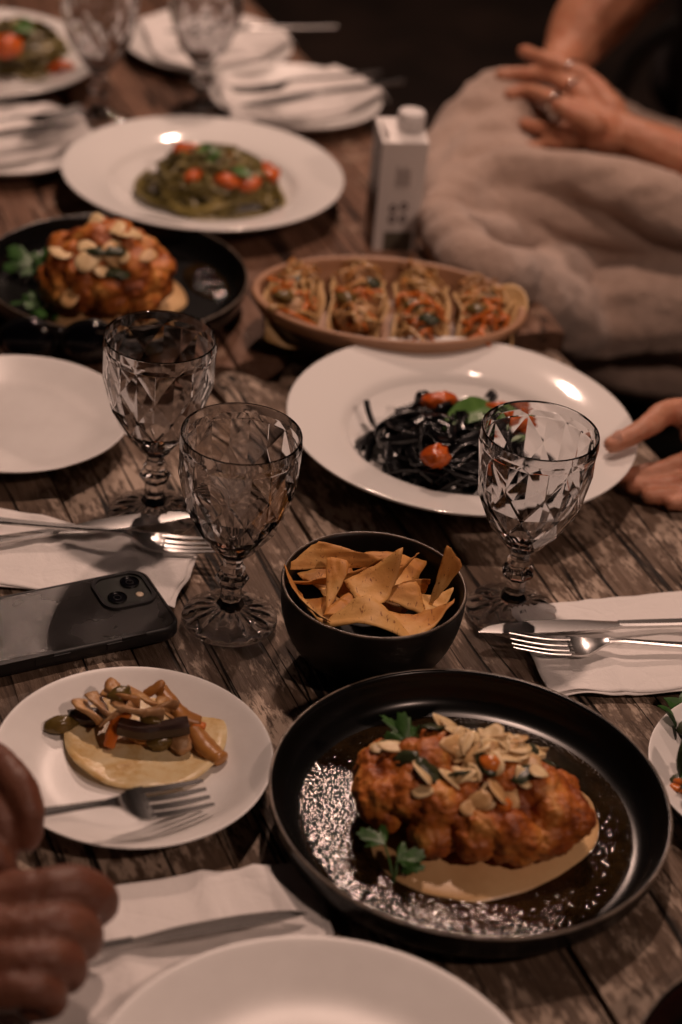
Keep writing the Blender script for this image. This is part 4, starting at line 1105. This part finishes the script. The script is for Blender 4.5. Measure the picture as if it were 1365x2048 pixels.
# ================================================================== sunglasses behind the left plate
sgp = P(118, 716, 0); sg = thing('sunglasses', 'folded dark sunglasses behind the empty left side plate', 'sunglasses', (sgp.x, sgp.y, 0), .15)
for s in (-1, 1):
    o = mk('lens', *lathe([(0,.004),(.018,.0026),(.0225,0),(0,-.0005)], 32, 1.1, .85), M['lens'], sg, loc=(s*.028, 0, .018)); o.rotation_euler = (R(70), 0, 0)
    mk('frame', *sweep([V(s*.028+.0255*math.cos(a), .0*1, .018+.0205*math.sin(a)) for a in [2*math.pi*k/32 for k in range(33)]], lambda i, t: ringprof(.0022,.0022,8), up=V(0,1,0)), M['black_glaze'], sg)
    mk('temple', *strip([V(s*.054,0,.026), V(s*.045,.012,.022), V(-s*.01,.018+s*.003,.012), V(-s*.045,.016+s*.003,.006)], .004,.0025,.9), M['black_glaze'], sg)
mk('bridge', *strip([V(-.006,0,.024),V(0,0,.028),V(.006,0,.024)], .003,.003,1), M['black_glaze'], sg)

# ================================================================== chair and blanket on the right
ch_c = P(1290, 740, -.22)
chair = thing('metal_chair', 'black metal chair under the grey blanket, right of the table', 'chair', (ch_c.x+.10, ch_c.y+.16, -.755), -.35)
mk('seat', *slab([(.40,.40,.05,.43),(.42,.42,.06,.445),(.41,.41,.06,.46)]), M['black_metal'], chair, sharp=40)
for sx in (-1, 1):
    for sy in (-1, 1):
        mk('leg', *strip([V(sx*.17,sy*.17,.44), V(sx*.185,sy*.185,.2), V(sx*.20,sy*.20,.0)], .024,.024,1), M['black_metal'], chair)
    mk('armrest', *strip([V(sx*.21,-.19,.44), V(sx*.22,-.20,.58), V(sx*.22,-.14,.63), V(sx*.22,.1,.64), V(sx*.20,.20,.66)], .022,.022,1, 6), M['black_metal'], chair)
mk('backrest', *strip([V(-.20,.20,.45), V(-.21,.23,.75), V(0,.26,.86), V(.21,.23,.75), V(.20,.20,.45)], .024,.024,1, 8), M['black_metal'], chair)
for k in range(5): mk('back_slat', *strip([V(-.13+.065*k,.21,.46), V(-.13+.065*k,.25,.82)], .014,.01,1), M['black_metal'], chair)

def fold(pts, n=8, seg=14): return chain([(P(*p[:3]), p[3]) for p in pts], n, seg)
bl = []
bl.append(fold([(1010,212,.055,.042),(940,262,.035,.038),(890,335,.015,.030),(880,390,.012,.028)]))
bl.append(fold([(1080,235,.050,.040),(985,285,.035,.034),(905,360,.018,.028),(890,410,.016,.026)]))
bl.append(fold([(888,372,.018,.026),(950,322,.034,.025),(1020,312,.036,.022),(1090,316,.026,.020)]))
bl.append(fold([(900,412,.014,.026),(985,352,.036,.024),(1100,344,.050,.026),(1230,374,.052,.028),(1365,426,.038,.032),(1480,470,.0,.04)]))
bl.append(fold([(884,424,.016,.028),(960,416,.012,.020),(1080,420,.010,.022),(1220,448,.010,.024),(1365,488,-.006,.028),(1480,525,-.03,.038)]))
bl.append(fold([(890,452,.022,.028),(950,474,.002,.022),(1040,474,-.016,.020),(1150,488,-.026,.022),(1290,517,-.032,.026),(1450,560,-.06,.034)]))
bl.append(fold([(895,466,.030,.026),(938,520,.030,.028),(1008,556,.012,.030),(1080,552,-.030,.028),(1170,534,-.050,.028),(1260,546,-.062,.030),(1400,566,-.08,.034)]))
bl.append(fold([(1000,566,.004,.030),(1080,602,-.038,.036),(1150,640,-.08,.040)]))
bl.append(fold([(1205,640,-.09,.045),(1270,610,-.075,.057),(1360,604,-.07,.061),(1460,617,-.09,.065)]))
bl.append(fold([(1130,660,-.14,.036),(1200,690,-.15,.040),(1300,710,-.16,.045),(1440,720,-.17,.050)]))
bl.append(fold([(1180,222,-.01,.032),(1240,268,-.01,.034),(1300,306,-.01,.038),(1400,340,-.02,.046)]))
# mass inside so that the folds hang from one body
bl.append(fold([(935,395,-.14,.055),(1060,415,-.19,.060),(1200,450,-.20,.065),(1420,510,-.19,.075)]))
bl.append(fold([(960,300,-.11,.052),(1080,315,-.14,.056),(1220,360,-.17,.065),(1420,420,-.16,.075)]))
bl.append(fold([(930,470,-.07,.045),(1000,520,-.12,.05),(1120,565,-.16,.055),(1280,615,-.19,.06),(1440,650,-.21,.065)]))
bl.append(fold([(1120,640,-.20,.06),(1280,690,-.24,.07),(1440,720,-.25,.08)]))
bl.append(fold([(1120,640,-.30,.06),(1280,690,-.33,.07),(1440,720,-.33,.08)]))
def bdisp(p, n): return .010*(.5-abs(noise.noise(V(p.x*5+p.y*2, p.y*26-p.x*2, p.z*18))))+.004*noise.noise(V(p.x*18, p.y*40, p.z*30))+.0014*noise.noise(p*140)
bo = remeshed('blanket', bl, .0050, M['fleece'], smooth_it=0, disp=bdisp); tag(bo, 'thick greyish fleece blanket heaped in folds over a lap at the right', 'blanket')

# ================================================================== people
def hand(chains): return [chain([(P(px,py,z), r) for px,py,z,r in c], 5, 12) for c in chains]
def skin_disp(p, n): return .0006*noise.noise(p*140)+.0008*noise.noise(p*60)
def nail_at(parent, a, b, wd, up=(0,0,1), roll=0):
    a, b = Vector(a), Vector(b); ln = (b-a).length; v, f = [], []
    for i in range(7):
        t = i/6; w2 = wd/2*(.8+.2*math.sin(math.pi*min(1, t+.25))) * (1 if t < .8 else math.sqrt(max(.05, 1-((t-.8)/.2)**2*.8)))
        for j in range(5): s = j/4*2-1; v.append((t*ln, s*w2, -abs(s)**2*wd*.18))
    for i in range(6):
        for j in range(4): f.append((i*5+j, i*5+j+1, (i+1)*5+j+1, (i+1)*5+j))
    o = mk('fingernail', v, f, M['nail']); oriented(o, a, b, up, roll); o.parent = parent; o.matrix_parent_inverse = Matrix.Identity(4); return o

# hand at the rim of the black pasta plate
hp = hand([
    [(1225,889,.0445,.0072),(1258,874,.0475,.0088),(1296,852,.053,.0098),(1340,824,.056,.0115),(1400,840,.050,.016),(1480,885,.045,.022)],
    [(1244,950,.0125,.0072),(1285,948,.0150,.0082),(1325,940,.0180,.0086),(1390,920,.028,.0100),(1470,905,.040,.014)],
    [(1268,972,.0085,.0074),(1305,971,.0105,.0080),(1345,968,.0130,.0086),(1410,948,.024,.0100),(1480,925,.038,.014)],
    [(1300,992,.0080,.0072),(1335,990,.0090,.0078),(1372,985,.0110,.0084),(1430,968,.021,.0095),(1490,945,.036,.013)],
    [(1345,1006,.0075,.0064),(1380,1002,.0085,.0070),(1440,985,.019,.0085),(1500,962,.034,.012)],
    [(1395,868,.042,.015),(1440,890,.042,.018),(1490,915,.042,.021),(1540,930,.046,.023)],
    [(1420,900,.034,.014),(1470,930,.036,.018),(1540,945,.046,.022)],
    [(1480,900,.045,.020),(1560,925,.055,.023),(1700,960,.085,.028),(1900,1000,.14,.036)]])
b = remeshed('person', hp, .0016, M['skin_a'], smooth_it=4, disp=skin_disp); tag(b, 'hand and forearm pinching the rim of the black pasta plate at the right', 'person')
nail_at(b, P(1243,868,.0555), P(1224,876,.0510), .0105, (.1,-.5,.9))
slv = chain([(P(1640,945,.072), .040), (P(1760,972,.10), .045), (P(2000,1020,.17), .058)], 6, 20)
mk('sleeve', *slv, M['dark_cloth'], b)

# diner at the left edge: two hands, one over the fork, one closed fist
lp = hand([
    [(-90,1500,.075,.016),(-25,1515,.082,.0115),(25,1560,.084,.0122),(54,1618,.074,.0108),(54,1672,.060,.0096)],
    [(-90,1560,.070,.016),(-30,1590,.075,.011),(5,1640,.068,.0105),(15,1690,.055,.0095)],
    [(-100,1620,.062,.015),(-50,1660,.064,.011),(-20,1705,.056,.0105),(8,1738,.046,.0095)],
    [(-140,1540,.072,.022),(-130,1620,.066,.024),(-150,1690,.06,.02)],
    [(-150,1580,.07,.024),(-240,1620,.07,.025),(-420,1760,.08,.032)]])
lp += hand([
    [(-70,1806,.060,0.0162),(20,1792,.066,0.0135),(80,1782,.069,0.0128),(140,1776,.068,0.0137),(188,1790,.058,0.0135),(196,1815,.045,0.0115),(150,1838,.037,0.0103),(110,1840,.034,0.0099)],
    [(-70,1868,.056,0.0162),(20,1860,.061,0.0133),(70,1854,.063,0.0126),(120,1852,.061,0.0135),(162,1864,.052,0.0131),(166,1888,.040,0.0110),(120,1905,.033,0.0099)],
    [(-70,1930,.050,0.0153),(10,1924,.055,0.0124),(55,1919,.057,0.0117),(98,1918,.055,0.0126),(134,1930,.047,0.0121),(136,1952,.036,0.0103),(92,1966,.030,0.0090)],
    [(-70,1985,.044,0.0144),(0,1980,.048,0.0113),(40,1977,.050,0.0106),(70,1978,.048,0.0113),(98,1988,.042,0.0108),(98,2006,.032,0.0094),(62,2016,.028,0.0086)],
    [(-80,1790,.054,.022),(-90,1880,.050,.026),(-80,1990,.044,.021)],
    [(30,1800,.050,.018),(20,1880,.047,.020),(10,1970,.042,.016)],
    [(80,1815,.040,.013),(65,1880,.037,.013),(40,1960,.033,.011)],
    [(-90,1880,.05,.026),(-200,1930,.055,.027),(-420,1800,.075,.033)]])
b = remeshed('person', lp, .0018, M['skin_c'], smooth_it=3, disp=skin_disp); tag(b, 'two hands of a diner at the lower left, one fist and one over a fork', 'person')
sl = chain([(P(-330,1740,.078), .045), (P(-420,1780,.08), .052), (P(-640,1900,.12), .065)], 6, 20)
mk('sleeve', *sl, M['dark_cloth'], b)

# person under the blanket: clasped hands, two forearms
zh = .085
fp = hand([
    [(1048,103,zh+.03,.0078),(1090,118,zh+.035,.0085),(1138,138,zh+.035,.0090),(1180,160,zh+.03,.0105),(1225,225,zh+.01,.018)],
    [(1003,150,zh+.01,.0080),(1050,148,zh+.015,.0086),(1095,152,zh+.02,.0090),(1150,180,zh+.02,.011),(1220,240,zh,.018)],
    [(1022,188,zh,.0078),(1052,182,zh+.005,.0084),(1085,190,zh+.01,.0088),(1140,215,zh+.01,.011),(1215,255,zh,.018)],
    [(1088,192,zh+.018,.0078),(1110,205,zh+.02,.0085),(1135,222,zh+.018,.0095),(1190,250,zh+.01,.014)],
    [(1050,248,zh-.02,.0075),(1080,255,zh-.015,.0080),(1120,258,zh-.01,.009),(1190,268,zh-.005,.014)],
    [(1062,298,zh-.035,.0075),(1090,292,zh-.03,.008),(1130,285,zh-.02,.010),(1200,272,zh-.01,.016)],
    [(1165,195,zh+.01,.017),(1200,235,zh,.024),(1245,265,zh-.005,.022),(1300,290,zh-.01,.025),(1380,325,zh-.02,.031),(1500,370,zh-.02,.036),(1640,350,.06,.045)],
    [(1150,250,zh-.01,.016),(1190,268,zh-.005,.020),(1245,272,zh-.01,.022)],
    [(1090,170,zh-.01,.020),(1130,120,zh,.028),(1160,70,zh+.02,.040),(1205,10,zh+.05,.047),(1270,-70,zh+.09,.052),(1400,-160,.22,.055),(1560,0,.22,.06),(1640,180,.14,.055),(1640,350,.06,.045)]])
b = remeshed('person', fp, .0030, M['skin_b'], smooth_it=4, disp=skin_disp); tag(b, 'person with clasped ringed hands resting above the fleece blanket', 'person')
for px, py, z, rr, dirp in ((1143,138,zh+.035,.0098,(1095,119,zh+.035)), (1112,206,zh+.02,.0094,(1088,192,zh+.018)), (1150,180,zh+.021,.0112,(1096,152,zh+.02))):
    c = P(px,py,z); d = (P(*dirp)-c).normalized()
    rg = mk('ring', [], [], None); bpy.data.objects.remove(rg)
    pts = []; s = d.cross(V(0,0,1)).normalized(); u = s.cross(d)
    pts = [c+s*rr*math.cos(a)+u*rr*math.sin(a) for a in [2*math.pi*k/24 for k in range(25)]]
    o = mk('ring', *sweep([q-c for q in pts], lambda i, t: ringprof(.0013,.0020,8), up=d), M['silver'], loc=c)
    tag(o, {1143:'silver ring on the topmost finger of the clasped hands', 1112:'silver ring with a dark stone on the front finger of the clasped hands', 1150:'silver ring on the second finger of the clasped hands'}[px], 'ring')
    if px == 1112: lump(V(0,0,rr*.9), .0055, M['lens'], 'stone', o, (1,.8,.6), 2, .05, 1, 0, ICO2)
tors = [chain([(P(1500,120,-.05), .12), (P(1560,20,.10), .13), (P(1600,-120,.28), .12)], 6, 20), chain([(P(1420,150,-.12), .09), (P(1600,260,-.15), .12)], 6, 16)]
jo = remeshed('dark_top', tors, .012, M['dark_cloth'], None, 4, lambda p, n: .008*noise.noise(p*14)); jo.parent = b
